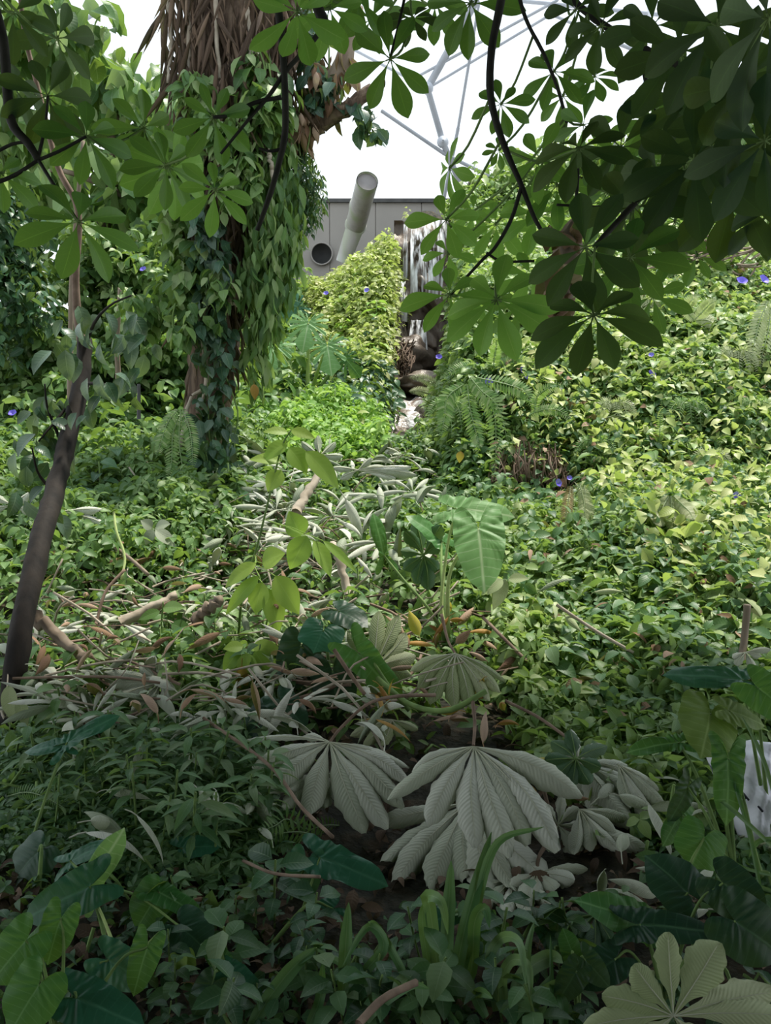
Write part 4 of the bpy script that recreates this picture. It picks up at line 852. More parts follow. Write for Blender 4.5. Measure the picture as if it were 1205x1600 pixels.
earplant('yellow-green long-stalked plant crossing in front of the dry debris at centre',
    [(600, 868, 585, 800, 8, 4.9, 'ear', .05, UPN, [(630, 905, 4.8), (665, 945, 4.7), (690, 985, 4.7), (695, 1010, 4.7)])], (695, 1010, 4.7))
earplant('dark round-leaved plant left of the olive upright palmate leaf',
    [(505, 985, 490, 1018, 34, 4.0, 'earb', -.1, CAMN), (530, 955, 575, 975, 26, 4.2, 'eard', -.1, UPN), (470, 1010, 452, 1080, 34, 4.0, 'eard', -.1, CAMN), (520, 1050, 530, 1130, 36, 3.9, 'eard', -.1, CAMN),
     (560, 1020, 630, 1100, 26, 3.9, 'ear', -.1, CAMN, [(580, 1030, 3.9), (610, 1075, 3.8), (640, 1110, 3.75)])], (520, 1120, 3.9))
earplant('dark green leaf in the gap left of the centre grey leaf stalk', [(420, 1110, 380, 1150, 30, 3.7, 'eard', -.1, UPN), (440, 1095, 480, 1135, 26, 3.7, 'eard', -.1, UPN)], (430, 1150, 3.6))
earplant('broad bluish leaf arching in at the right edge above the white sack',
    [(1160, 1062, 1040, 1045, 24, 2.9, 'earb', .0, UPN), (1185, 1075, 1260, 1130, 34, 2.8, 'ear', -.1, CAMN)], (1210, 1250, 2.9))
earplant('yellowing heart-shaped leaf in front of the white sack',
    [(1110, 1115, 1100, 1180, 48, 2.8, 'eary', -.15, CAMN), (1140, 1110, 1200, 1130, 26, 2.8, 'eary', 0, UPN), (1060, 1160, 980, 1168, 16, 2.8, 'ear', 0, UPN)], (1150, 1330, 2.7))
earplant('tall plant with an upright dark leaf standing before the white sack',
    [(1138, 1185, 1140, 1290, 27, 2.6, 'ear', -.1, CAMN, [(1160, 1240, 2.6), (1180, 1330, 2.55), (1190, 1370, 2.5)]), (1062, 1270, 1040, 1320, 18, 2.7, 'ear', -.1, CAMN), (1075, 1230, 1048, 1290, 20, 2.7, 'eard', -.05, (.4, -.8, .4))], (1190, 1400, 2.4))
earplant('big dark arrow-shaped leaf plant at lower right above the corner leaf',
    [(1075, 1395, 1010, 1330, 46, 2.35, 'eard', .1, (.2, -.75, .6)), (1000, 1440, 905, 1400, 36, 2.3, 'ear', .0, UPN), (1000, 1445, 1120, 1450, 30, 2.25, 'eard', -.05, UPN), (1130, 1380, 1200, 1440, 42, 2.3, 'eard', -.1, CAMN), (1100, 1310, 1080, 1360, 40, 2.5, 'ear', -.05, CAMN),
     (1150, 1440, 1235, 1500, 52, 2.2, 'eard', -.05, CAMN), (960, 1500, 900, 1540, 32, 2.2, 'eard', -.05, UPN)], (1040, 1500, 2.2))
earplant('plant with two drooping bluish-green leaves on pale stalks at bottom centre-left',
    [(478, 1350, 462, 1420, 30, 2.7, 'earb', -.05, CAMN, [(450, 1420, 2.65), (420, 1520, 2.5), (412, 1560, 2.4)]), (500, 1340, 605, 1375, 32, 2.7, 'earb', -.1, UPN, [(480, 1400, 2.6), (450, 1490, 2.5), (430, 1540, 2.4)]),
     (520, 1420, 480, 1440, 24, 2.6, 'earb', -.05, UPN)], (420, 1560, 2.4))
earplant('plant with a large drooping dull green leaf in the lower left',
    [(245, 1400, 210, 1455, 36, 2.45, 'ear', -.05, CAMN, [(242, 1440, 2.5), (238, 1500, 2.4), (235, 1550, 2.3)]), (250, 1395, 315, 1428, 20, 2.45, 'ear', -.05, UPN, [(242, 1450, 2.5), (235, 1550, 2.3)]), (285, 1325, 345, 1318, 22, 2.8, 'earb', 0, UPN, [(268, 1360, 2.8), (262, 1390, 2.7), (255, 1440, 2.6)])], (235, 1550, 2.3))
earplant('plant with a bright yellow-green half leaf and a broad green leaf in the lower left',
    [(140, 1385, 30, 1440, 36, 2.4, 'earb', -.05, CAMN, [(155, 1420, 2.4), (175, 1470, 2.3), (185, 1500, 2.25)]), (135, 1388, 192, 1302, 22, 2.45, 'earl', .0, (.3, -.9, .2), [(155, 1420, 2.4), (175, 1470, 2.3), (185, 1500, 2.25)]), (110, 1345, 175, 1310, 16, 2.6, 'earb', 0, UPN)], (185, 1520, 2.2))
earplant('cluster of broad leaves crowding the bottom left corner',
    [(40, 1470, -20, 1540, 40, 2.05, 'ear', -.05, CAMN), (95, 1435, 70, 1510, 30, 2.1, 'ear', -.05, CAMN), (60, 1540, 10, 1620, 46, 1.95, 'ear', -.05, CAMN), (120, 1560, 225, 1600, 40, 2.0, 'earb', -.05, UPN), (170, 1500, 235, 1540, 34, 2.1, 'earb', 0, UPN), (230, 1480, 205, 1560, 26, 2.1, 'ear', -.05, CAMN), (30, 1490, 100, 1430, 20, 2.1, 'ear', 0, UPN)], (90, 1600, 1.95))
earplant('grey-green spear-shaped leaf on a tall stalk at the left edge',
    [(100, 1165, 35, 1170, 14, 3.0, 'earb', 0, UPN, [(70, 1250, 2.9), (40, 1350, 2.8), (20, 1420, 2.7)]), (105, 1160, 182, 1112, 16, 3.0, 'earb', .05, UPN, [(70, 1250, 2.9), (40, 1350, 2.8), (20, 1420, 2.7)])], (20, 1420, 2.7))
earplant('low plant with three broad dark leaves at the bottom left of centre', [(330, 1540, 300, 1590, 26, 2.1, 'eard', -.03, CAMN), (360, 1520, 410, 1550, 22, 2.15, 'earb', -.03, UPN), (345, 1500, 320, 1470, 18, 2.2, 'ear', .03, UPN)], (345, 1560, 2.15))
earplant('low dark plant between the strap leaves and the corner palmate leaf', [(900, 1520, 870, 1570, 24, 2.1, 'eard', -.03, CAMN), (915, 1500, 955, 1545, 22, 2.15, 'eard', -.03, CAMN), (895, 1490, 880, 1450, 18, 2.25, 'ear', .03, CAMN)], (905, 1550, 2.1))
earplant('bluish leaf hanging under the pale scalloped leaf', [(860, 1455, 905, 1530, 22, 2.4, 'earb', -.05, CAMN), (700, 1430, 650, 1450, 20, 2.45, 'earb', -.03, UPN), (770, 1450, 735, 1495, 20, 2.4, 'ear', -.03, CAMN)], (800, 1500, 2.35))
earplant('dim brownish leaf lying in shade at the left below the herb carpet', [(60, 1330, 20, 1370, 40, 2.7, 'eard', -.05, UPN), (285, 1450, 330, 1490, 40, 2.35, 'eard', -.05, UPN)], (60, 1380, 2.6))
earplant('cut-leaf plant with big pale lobed leaves below the yellow mound', [(430, 540, 415, 580, 30, 11.2, 'earl', -.2, CAMN), (482, 505, 472, 548, 30, 11.8, 'earl', -.2, CAMN), (512, 540, 518, 585, 28, 11.2, 'earl', -.2, CAMN), (465, 480, 430, 500, 22, 12.6, 'earb', 0, CAMN), (540, 560, 565, 590, 18, 11.8, 'ear', 0, CAMN)], (480, 600, 12), name='cut_leaf_plant')

# ------------------------------------------------------------------ ferns
def frond(mb, pts, Lpx, Y, n=26, mi=0, nrm=(0, -1, .3), taper=1.0):
    p = spline(pts, n + 1); tg = norm(np.gradient(p, axis=0)); side = norm(np.cross(tg, np.array(nrm, float))); t = np.linspace(0, 1, n + 1)
    L = Lpx / FPX * Y * np.clip(np.sin(np.pi * (t * .90 + .08)), .02, 1) ** .6 * (1 - .35 * t * taper)
    for s in (1, -1):
        d = norm(side * s + tg * .35 + np.array([0, 0, -.15])); nn = norm(np.cross(side, tg) * np.sign(1) + rng.normal(0, .12, p.shape)); scatter(mb, leafT(3, 2, .13, prof_lance, .15, .4), p, d, nn, L, rng.uniform(0, 1, n + 1), mi)
    tube(mb, p, [.004 * Y / 5 + .001, .001], 5, mi=mi)
def fern(label, Y, fr, mat='fern', w=20, group=None, n=26, name='fern'):
    mx_ = min(surf(f_[2][0], f_[2][1], .30) for f_ in fr)
    if Y > 4: Y = min(Y, mx_)
    a = at(fr[0][0][0], fr[0][0][1], Y); o = thing(name, label, 'fern', a, group)
    for f_ in fr:
        mb = MB(); frond(mb, [at(x, y, Y - .06 * k_) for k_, (x, y) in enumerate(f_)], w, Y, n); mb.build('frond', M[mat], o)
    return o
for i_, (x_, y_) in enumerate(((1150, 560), (1075, 640), (1180, 640), (960, 640), (1110, 720), (930, 700), (700, 640), (1010, 480))):
    fern(('fern with pale fronds arching from the creeper high at the right edge of the hillside', 'fern with pale fronds above the upper right slope sprouts', 'bushy fern near the right edge above the hanging grey-white leaf', 'fern low on the crest behind the hanging roots', 'fern on the slope above the flat pale leaf', 'fern spreading over the bank right of the hanging roots', 'fern leaning over the right side of the cascade', 'fern in the creeper under the right edge of the umbrella leaves')[i_], 12,
        [[(x_, y_), (x_ + a_ * .4, y_ - 12), (x_ + a_ * .8, y_ - 8 + b_ * .3), (x_ + a_, y_ + b_)] for a_, b_ in ((34, 14), (22, 34), (6, 44), (-16, 38), (-32, 20), (-20, -18), (16, -22))], ('fernp', 'fern', 'fern', 'fernp')[i_ % 4], w=11, n=18)
fern('fern with long fronds hanging straight down the base of the huge trunk', 7.6, [[(283, 640), (280, 690), (288, 750), (292, 800)], [(278, 640), (262, 660), (252, 690), (245, 712)], [(285, 640), (296, 670), (300, 700), (302, 730)], [(280, 650), (270, 680), (268, 720), (262, 750)]], w=17)
fern('fern drooping over the bank with grey-green fronds near the right of the stream', 8.0, [[(735, 590), (752, 610), (780, 640), (800, 720)], [(740, 600), (770, 640), (775, 690), (772, 750)], [(730, 600), (735, 640), (745, 680), (750, 700)], [(745, 590), (790, 600), (820, 612), (838, 640)], [(725, 600), (700, 620), (695, 650), (690, 680)]], w=20)
fern('arching pale fern frond on the shaded bank right of centre', 8.2, [[(828, 648), (850, 640), (875, 642), (898, 662)], [(835, 645), (840, 620), (860, 605), (890, 600)]], w=13)
fern('fern standing above the bank under the umbrella leaves', 9.0, [[(770, 590), (772, 565), (775, 545), (776, 530)], [(775, 590), (790, 570), (810, 560), (830, 565)], [(765, 590), (740, 575), (715, 575), (690, 590)]], w=14)
fern('brown dried fern frond hanging on the right slope', 7.4, [[(892, 760), (888, 785), (884, 815), (882, 860)]], 'fernb', w=15)
fern('pale drying fern frond beside the brown one on the right slope', 7.4, [[(912, 758), (918, 785), (925, 815), (934, 850)], [(905, 755), (912, 780), (914, 800), (915, 820)]], 'fernp', w=15)
fern('whitish-green fern fronds pointing down below the pale flat leaf', 7.2, [[(1048, 775), (1050, 800), (1055, 825), (1058, 850)], [(1045, 775), (1035, 795), (1030, 810), (1026, 820)], [(1052, 775), (1068, 790), (1078, 800), (1084, 812)]], 'fernp', w=20)
fern('upright fern frond in the middle of the right slope', 8.2, [[(1030, 700), (1031, 680), (1032, 655), (1034, 625)]], w=9)
fern('long pale fern fronds hanging at the right edge of the hillside', 9.6, [[(1200, 470), (1188, 500), (1178, 540), (1172, 580)], [(1205, 480), (1200, 520), (1190, 560), (1188, 590)]], 'fernp', w=20)
fern('pale fern on the hillside under the dark umbrella leaves', 11, [[(1085, 500), (1100, 485), (1110, 475), (1120, 470)], [(1085, 500), (1075, 485), (1080, 470), (1095, 462)], [(1088, 500), (1105, 500), (1115, 505), (1125, 510)]], 'fernp', w=15)
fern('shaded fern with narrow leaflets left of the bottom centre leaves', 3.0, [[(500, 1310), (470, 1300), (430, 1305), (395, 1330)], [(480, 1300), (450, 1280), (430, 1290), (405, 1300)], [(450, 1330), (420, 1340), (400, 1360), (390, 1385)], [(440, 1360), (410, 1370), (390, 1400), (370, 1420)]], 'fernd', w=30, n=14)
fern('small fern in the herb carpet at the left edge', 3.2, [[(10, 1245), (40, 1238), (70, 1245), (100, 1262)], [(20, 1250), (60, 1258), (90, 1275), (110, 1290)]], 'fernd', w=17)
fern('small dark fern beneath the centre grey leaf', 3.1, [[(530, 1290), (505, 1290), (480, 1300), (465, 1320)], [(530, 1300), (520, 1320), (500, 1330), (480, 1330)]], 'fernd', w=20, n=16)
fern('pale feathery fern by the stream below the rocks', 12, [[(700, 610), (680, 600), (660, 590), (640, 590)], [(700, 612), (675, 615), (655, 610), (640, 612)]], 'fernp', w=12)

# hanging roots under the bank
mb = MB()
for i in range(120):
    x = rng.uniform(770, 890); y0 = rng.uniform(700, 745) - 14 * math.sin((x - 770) / 38); p = at(x, y0, 8.05 + rng.uniform(-.1, .25)); e = at(x + rng.normal(0, 12), rng.uniform(748, 785), 7.9)
    tube(mb, spline([p, (p + e) / 2 + rng.normal(0, .05, 3), e], 6), rng.uniform(.004, .010), 5)
tag(mb.build('hanging_roots', M['stemr']), 'tangle of reddish-brown roots and stalks hanging under the shaded bank', 'roots', kind='stuff')
mb = MB()
for i in range(70):
    p = at(rng.uniform(592, 650), rng.uniform(530, 560), 14.6); e = at(rng.uniform(596, 640), rng.uniform(560, 600), 14.2); tube(mb, spline([p, (p + e) / 2 + rng.normal(0, .06, 3), e], 5), .012, 4)
tag(mb.build('dry_stems', M['stemr']), 'dry brown stems over the rock at the foot of the waterfall', 'stems', kind='stuff')
mb = MB()
for i in range(60):
    x = rng.uniform(1050, 1205); y = rng.uniform(370, 430); p = at(x, y, 12); e = at(x - rng.uniform(20, 70), y + rng.uniform(-8, 25), 11.8); tube(mb, spline([p, (p + e) / 2 + rng.normal(0, .06, 3), e], 5), .014, 4)
tag(mb.build('dry_stems', M['tanbark']), 'bundle of dry straw-coloured stems on the hillside at the right edge', 'stems', kind='stuff')

# ------------------------------------------------------------------ yellow-green sapling in front of the debris
def sapling(label, stem, leaves, mat, smat='stem', name='sapling', Y=5, r=.008, cat='plant'):
    b = at(*stem[0]); o = thing(name, label, cat, b); mb = MB(); sp_ = pxpath(stem, 22); tube(mb, sp_, [r, r * .5], 7); mb.build('stem', M[smat], o)
    for (x0, y0, x1, y1, w, yy) in leaves:
        A = at(x0, y0, yy); T = at(x1, y1, yy - .05); L = np.linalg.norm(T - A); d = (T - A) / L; n_ = norm(np.array([rng.normal(0, .2), -.7, .7]))
        mb = MB(); tp = leafT(10, 6, w / np.hypot(x1 - x0, y1 - y0), prof_ovate, fold=.15, bend=.5); Rm = frames(d[None], n_[None])[0]; mb.add((tp[0] @ Rm.T) * L + A, tp[1], tp[2], rng.uniform(0, 1))
        j = sp_[np.argmin(np.linalg.norm(sp_ - A, axis=1))]; tube(mb, [A, (A + j) / 2 + [0, 0, .01], j], r * .3, 5)
        mb.build('leaf', M[mat], o)
    return o
M['sap'] = leaf_mat('sapling_leaf', [(.24, .40, .07), (.36, .5, .10)], trans=.45, rough=.5, vein=(.45, .6, .2), N=8, bump=.2)
sapling('tall yellow-green sapling with broad thin leaves over the debris left of centre', [(372, 1000, 4.6), (380, 920, 4.6), (400, 860, 4.6), (420, 780, 4.6), (440, 700, 4.6), (455, 672, 4.6)],
    [(450, 676, 412, 668, 9, 4.6), (455, 672, 492, 680, 9, 4.6), (450, 690, 405, 715, 14, 4.6), (452, 700, 482, 735, 16, 4.6), (478, 705, 535, 758, 17, 4.55), (440, 735, 415, 765, 16, 4.6), (440, 720, 390, 710, 12, 4.6),
     (480, 838, 450, 890, 20, 4.5), (490, 845, 525, 898, 15, 4.5), (505, 845, 565, 890, 8, 4.5), (470, 838, 455, 800, 18, 4.6), (400, 880, 345, 912, 14, 4.5), (405, 900, 342, 958, 13, 4.5), (410, 910, 395, 960, 18, 4.5), (430, 900, 470, 960, 20, 4.5), (420, 920, 440, 990, 18, 4.5), (410, 880, 440, 860, 18, 4.6)], 'sap')
sapling('short yellow-green sapling with rounded leaves above the orange dead leaf', [(372, 1100, 4.1), (375, 1060, 4.1), (380, 1015, 4.15)],
    [(385, 1020, 388, 1070, 18, 4.05), (398, 1018, 425, 1058, 16, 4.05), (375, 1015, 345, 1050, 14, 4.1), (380, 1010, 350, 1010, 10, 4.1), (395, 1008, 440, 1015, 12, 4.1), (372, 1040, 355, 1080, 12, 4.1)], 'sap')
sapling('green sapling with slender drooping leaves on the far left debris', [(250, 1020, 4.6), (252, 980, 4.6), (255, 940, 4.6)],
    [(250, 985, 238, 1010, 9, 4.5), (255, 980, 262, 1025, 10, 4.5), (268, 975, 300, 985, 10, 4.5), (255, 950, 285, 945, 9, 4.6), (250, 955, 215, 965, 9, 4.6), (275, 1005, 310, 1020, 12, 4.5)], 'mid')
sapling('yellow-leaved seedling by the stalks at centre', [(790, 985, 4.7), (788, 960, 4.7), (785, 930, 4.7)], [(790, 905, 772, 955, 11, 4.6), (785, 905, 760, 925, 10, 4.6), (795, 905, 825, 900, 9, 4.6)], 'graygreen')
sapling('small bright seedling in the dark soil at bottom left', [(278, 1520, 2.3), (280, 1500, 2.3)], [(282, 1490, 265, 1508, 10, 2.3), (282, 1490, 302, 1505, 10, 2.3), (282, 1495, 284, 1515, 8, 2.28)], 'sap', r=.003)
sapling('upright oval-leaved plant at the lower left before the black gap', [(335, 1470, 2.6), (338, 1450, 2.6)], [(330, 1440, 325, 1402, 12, 2.6), (338, 1445, 348, 1410, 10, 2.6)], 'fore', r=.004)
sapling('oval pale leaf plant at the foot of the slender dark trunk', [(15, 1180, 3.6), (15, 1140, 3.6)], [(14, 1070, 14, 1130, 13, 3.6), (30, 1090, 40, 1140, 10, 3.6)], 'graygreen', r=.004)
sapling('pale trifoliate leaf cluster on the debris beside the huge trunk', [(240, 850, 6), (242, 830, 6)], [(240, 828, 225, 850, 10, 5.9), (243, 828, 275, 850, 10, 5.9), (243, 825, 262, 815, 9, 6), (238, 825, 222, 812, 9, 6)], 'graycurl', r=.005)

# ------------------------------------------------------------------ strap-leaved plants, bottom centre
def straps(label, blades, mat='strap', name='strap_leaf_plant', base=None):
    b = at(*blades[0][0][0]); gz = float(H(b[0], b[1])); o = thing(name, label, 'plant', (b[0], b[1], min(gz, b[2])))
    for pts, w in blades:
        p = pxpath(pts, 20); Y = pts[0][2]; tg = norm(np.gradient(p, axis=0)); side = norm(np.cross(tg, np.array([0, -.85, .5]))); up = np.cross(side, tg); t = np.linspace(0, 1, 20)
        ww = w / FPX * Y * np.interp(t, [0, .15, .6, .9, 1], [.6, .9, 1, .5, .05]); s_ = np.linspace(-1, 1, 5)
        P = p[:, None] + side[:, None] * (ww[:, None] * s_)[..., None] + up[:, None] * (np.abs(s_)[None] * ww[:, None] * .35)[..., None]
        mb = MB(); mb.add(P, grid(19, 4), np.stack(np.broadcast_arrays((s_[None] + 1) / 2, t[:, None]), -1), rng.uniform(0, 1)); mb.build('blade', M[mat], o)
    return o
straps('tall strap-leaved plant in front of the grey leaves at bottom centre',
    [([(705, 1580, 2.15), (720, 1480, 2.2), (745, 1380, 2.3), (768, 1300, 2.4)], 12), ([(700, 1580, 2.15), (698, 1480, 2.2), (702, 1400, 2.3), (705, 1345, 2.35)], 12), ([(715, 1560, 2.15), (740, 1440, 2.25), (775, 1320, 2.35), (850, 1292, 2.4)], 8),
     ([(690, 1570, 2.15), (680, 1480, 2.2), (672, 1420, 2.2), (668, 1400, 2.15), (690, 1410, 2.1), (700, 1460, 2.1)], 11), ([(680, 1570, 2.15), (665, 1480, 2.2), (660, 1430, 2.2), (668, 1405, 2.2)], 8), ([(700, 1570, 2.15), (735, 1520, 2.2), (742, 1440, 2.2), (758, 1420, 2.2), (765, 1450, 2.15)], 11)])
straps('arching strap-leaved clump right of the tall one, tips curled over',
    [([(775, 1580, 2.1), (765, 1500, 2.15), (785, 1465, 2.2), (812, 1475, 2.1), (822, 1540, 2.0)], 9), ([(790, 1580, 2.1), (785, 1530, 2.1), (800, 1500, 2.1), (825, 1510, 2.05), (830, 1560, 2)], 9), ([(820, 1600, 2.05), (840, 1560, 2.1), (865, 1540, 2.1), (880, 1530, 2.1)], 10),
     ([(760, 1590, 2.05), (745, 1560, 2.1), (752, 1550, 2.05), (770, 1560, 2)], 10), ([(800, 1570, 2.1), (820, 1520, 2.15), (860, 1495, 2.2), (880, 1505, 2.15)], 14), ([(830, 1600, 2.05), (822, 1540, 2.1), (825, 1480, 2.15), (835, 1440, 2.2)], 7)])
straps('leaning strap leaves crossing at the bottom left of centre',
    [([(390, 1610, 2.05), (420, 1560, 2.1), (460, 1510, 2.15), (495, 1480, 2.2)], 13), ([(600, 1610, 2.05), (560, 1540, 2.1), (600, 1480, 2.15), (575, 1448, 2.2), (535, 1510, 2.1)], 9), ([(640, 1600, 2.05), (590, 1545, 2.1), (540, 1510, 2.15), (490, 1480, 2.2)], 7),
     ([(560, 1610, 2.0), (590, 1575, 2.0), (640, 1540, 2.0), (672, 1545, 1.98)], 8), ([(535, 1560, 2.1), (540, 1480, 2.15), (545, 1410, 2.2)], 11), ([(655, 1600, 2.05), (630, 1520, 2.1), (590, 1450, 2.2), (575, 1440, 2.2)], 7), ([(480, 1610, 2.0), (500, 1560, 2.1), (505, 1500, 2.1)], 9)])
straps('thin green grassy blades at the bottom right of centre',
    [([(860, 1610, 2.0), (862, 1540, 2.1), (860, 1460, 2.2)], 4), ([(790, 1610, 2.0), (840, 1550, 2.1), (865, 1520, 2.15)], 5), ([(720, 1610, 2.0), (690, 1570, 2.1), (670, 1540, 2.1)], 7), ([(880, 1610, 2.0), (880, 1570, 2.05), (872, 1550, 2.1)], 9)])
straps('bundle of long bending shoots at the right edge under the sack',
    [([(1215, 1370, 2.5), (1150, 1350, 2.5), (1090, 1300, 2.6), (1060, 1260, 2.7)], 3), ([(1215, 1395, 2.4), (1150, 1375, 2.45), (1120, 1370, 2.5)], 4), ([(1190, 1400, 2.4), (1170, 1300, 2.5), (1140, 1200, 2.6), (1130, 1180, 2.7)], 4), ([(1215, 1310, 2.5), (1185, 1315, 2.5), (1170, 1340, 2.5)], 4), ([(1215, 1260, 2.5), (1190, 1180, 2.6), (1160, 1120, 2.7)], 4), ([(1215, 1330, 2.5), (1150, 1270, 2.5), (1110, 1240, 2.6)], 4)], name='long_shoots')

# ------------------------------------------------------------------ fallen branches and bent stalks
for lab, pts, r, mt in (
    ('pale broken branch sloping up in the far debris left of the stream', [(462, 800, 6.6), (480, 770, 6.8), (500, 740, 7.0)], .055, 'pale'),
    ('grey broken branch end pointing down at the middle of the debris', [(545, 930, 5.2), (535, 890, 5.3), (520, 850, 5.4)], .04, 'pale'),
    ('thick tan fallen branch beside the slender dark trunk', [(55, 962, 4.6), (90, 995, 4.5), (130, 1030, 4.4)], .045, 'tanbark'),
    ('grey-brown fallen log half hidden in the left debris', [(190, 975, 4.9), (235, 950, 5.0), (275, 930, 5.1)], .045, 'pale'),
    ('pinkish-brown broken branch stub standing in the left debris', [(300, 975, 4.8), (320, 955, 4.8), (345, 935, 4.8)], .05, 'tanbark'),
    ('pale stick lying across the upper left debris', [(165, 845, 5.8), (200, 870, 5.7), (232, 898, 5.6)], .012, 'tanbark'),
    ('thin brown stick leaning in the left debris', [(150, 975, 4.8), (165, 925, 4.9), (195, 890, 5.0)], .009, 'stemr'),
    ('long reddish stalk running under the centre grey leaf', [(318, 1122, 3.7), (420, 1195, 3.4), (470, 1260, 3.2), (520, 1308, 3.0)], .0065, 'stemr'),
    ('brown stalk crossing the dark gap above the centre grey leaf', [(522, 1015, 4.0), (545, 1050, 3.95), (570, 1085, 3.9)], .009, 'stemr'),
    ('long pinkish stalk sloping down to the dark-centred leaf', [(790, 1095, 3.6), (840, 1120, 3.5), (890, 1155, 3.35)], .0065, 'stemr'),
    ('thin straight twig crossing the green creeper right of centre', [(870, 945, 4.6), (930, 985, 4.5), (990, 1020, 4.4)], .009, 'pale'),
    ('reddish stalk sloping down on the lower slope right of centre', [(755, 965, 4.6), (790, 1000, 4.4), (825, 1035, 4.3)], .009, 'stemr'),
    ('upright pinkish branch at the right edge of the lower slope', [(1158, 1040, 4.6), (1164, 990, 4.7), (1168, 945, 4.7)], .018, 'tanbark'),
    ('grey stem sticking up in the centre debris by the fallen leaf', [(590, 1060, 4.0), (640, 1100, 3.8), (700, 1110, 3.6), (760, 1080, 3.6)], .012, 'stem'),
    ('brown stick lying on the dark soil at the bottom edge', [(560, 1600, 2.1), (600, 1560, 2.2), (650, 1535, 2.3)], .009, 'stemr'),
    ('thin dark stalk running over the left grey palmate leaf', [(20, 1060, 4.0), (90, 1058, 4.0), (180, 1058, 4.0), (250, 1067, 4.0)], .006, 'stemr'),
    ('brown stick in the lower left below the seedlings', [(380, 1345, 2.9), (430, 1365, 2.8), (500, 1370, 2.7)], .005, 'stemr'),
    ('curved pale vine arching over the left debris', [(178, 800, 5.6), (182, 830, 5.5), (195, 870, 5.4), (190, 905, 5.3)], .008, 'stemy')):
    pole('fallen_branch' if 'stalk' not in lab and 'vine' not in lab else 'fallen_stalk', lab, 'branch' if 'stalk' not in lab else 'stalk', pts, r, mt, 14)

# ------------------------------------------------------------------ curled fallen leaves, individually
def proto(name, tp, mat, label, cat, group):
    mb = MB(); mb.add(tp[0], tp[1], tp[2], rng.uniform(0, 1)); tube(mb, [[0, -.25, -.02], [0, -.1, 0], [0, .02, 0]], .012, 5)
    return mb.mesh(name, M[mat])
CURLS = [('graycurl', .26, 1.4, 1.5), ('graycurl', .2, .9, 1.2), ('graycurl', .32, 1.8, .8), ('gray', .24, 1.2, 1.6)]
def litter(name, label, group, cat, n, region, mats, smin, smax, shapes=((.17, 1.4, 1.2), (.13, .8, .9), (.23, 1.8, 1.7), (.20, 2.3, .8)), lift=.22, roty=.6):
    mes = []
    for mt in mats:
        for (w, cu, be) in shapes:
            tp = leafT(12, 6, w, prof_ovate, bend=be, curl=cu); mb = MB(); mb.add(tp[0] - [0, .5, 0], tp[1], tp[2], rng.uniform(0, 1)); tube(mb, [[0, -.72, -.03], [0, -.6, 0], [0, -.48, 0]], .012, 5); mes.append(mb.mesh(name, M[mt]))
    (x0, y0), (x1, y1) = region; px = rng.uniform(x0, x1, n); py = rng.uniform(y0, y1, n); P, ok = hit(px, py, lift)
    for i in range(n):
        o = bpy.data.objects.new(name, mes[i % len(mes)]); C.objects.link(o)
        p = P[i]; o.location = (p[0], p[1], max(p[2], float(H(p[0], p[1])) + .05)); s = rng.uniform(smin, smax); o.scale = (s, s, s)
        o.rotation_euler = (rng.normal(.3, roty), rng.normal(0, roty), rng.uniform(0, 6.28)); tag(o, label, cat, group)
litter('fallen_leaf', 'curled grey-green fallen leaf in the debris strewn left of centre', 'curled grey leaves in the left debris', 'leaf', 150, ((0, 800), (600, 1130)), ('graycurl', 'gray'), .12, .26, lift=.22)
litter('fallen_leaf', 'curled pale grey leaf in the far debris heap below the bright green bush', 'curled grey leaves in the far heap', 'leaf', 110, ((330, 695), (690, 870)), ('graycurl', 'gray'), .18, .38, lift=.36)
litter('fallen_leaf', 'wilted pale leaf resting on the creeper of the right-hand slope', 'wilted pale leaves on the right slope', 'leaf', 24, ((840, 600), (1200, 980)), ('graycurl', 'graygreen'), .12, .28, lift=.35)
litter('dry_leaf', 'small pinkish-brown dry leaf among the left-hand debris', 'dry brown leaves in the left debris', 'leaf', 80, ((60, 820), (520, 1100)), ('brown',), .08, .2, lift=.28)
litter('dry_leaf', 'dry brown curled leaf around the bent stalks at centre', 'dry brown leaves at centre', 'leaf', 40, ((590, 940), (830, 1130)), ('brown', 'orange'), .08, .2)
litter('fallen_leaf', 'folded pale grey leaf lying in the shaded left foreground', 'folded grey leaves in the left foreground', 'leaf', 16, ((60, 1150), (420, 1300)), ('gray', 'graycurl'), .12, .25, lift=.15)
litter('dry_leaf', 'dull brown leaf on the dark soil along the bottom edge', 'brown leaves on the dark soil', 'leaf', 24, ((240, 1400), (900, 1590)), ('brown',), .06, .13, lift=.05)
litter('fallen_leaf', 'crumpled grey leaf wedged between the drooping leaf and the white sack', 'crumpled grey leaves by the sack', 'leaf', 16, ((930, 1180), (1120, 1420)), ('gray',), .12, .22, lift=.12)
def single(name, label, px, py, Y, L, mat, dirv, nrm=(0, -.8, .5), w=.3, cu=.8, be=.6):
    mb = MB(); tp = leafT(14, 8, w, prof_ovate, bend=be, curl=cu); Rm = frames(norm(np.array(dirv, float))[None], norm(np.array(nrm, float))[None])[0]
    A = at(px, py, Y); l = L / FPX * Y; mb.add((tp[0] @ Rm.T) * l + A, tp[1], tp[2], .5); d = norm(np.array(dirv, float)); tube(mb, [A - d * l * .2, A], l * .012, 5); return tag(mb.build(name, M[mat]), label, 'leaf')
single('dead_leaf', 'orange-brown dead leaf hanging below the short yellow-green sapling', 378, 1040, 4.0, 62, 'orange', (-.05, 0, -1), w=.2)
single('dead_leaf', 'bright orange-yellow leaf standing up beside the stalks at centre', 655, 993, 4.3, 44, 'yleaf', (-.35, 0, 1), w=.25)
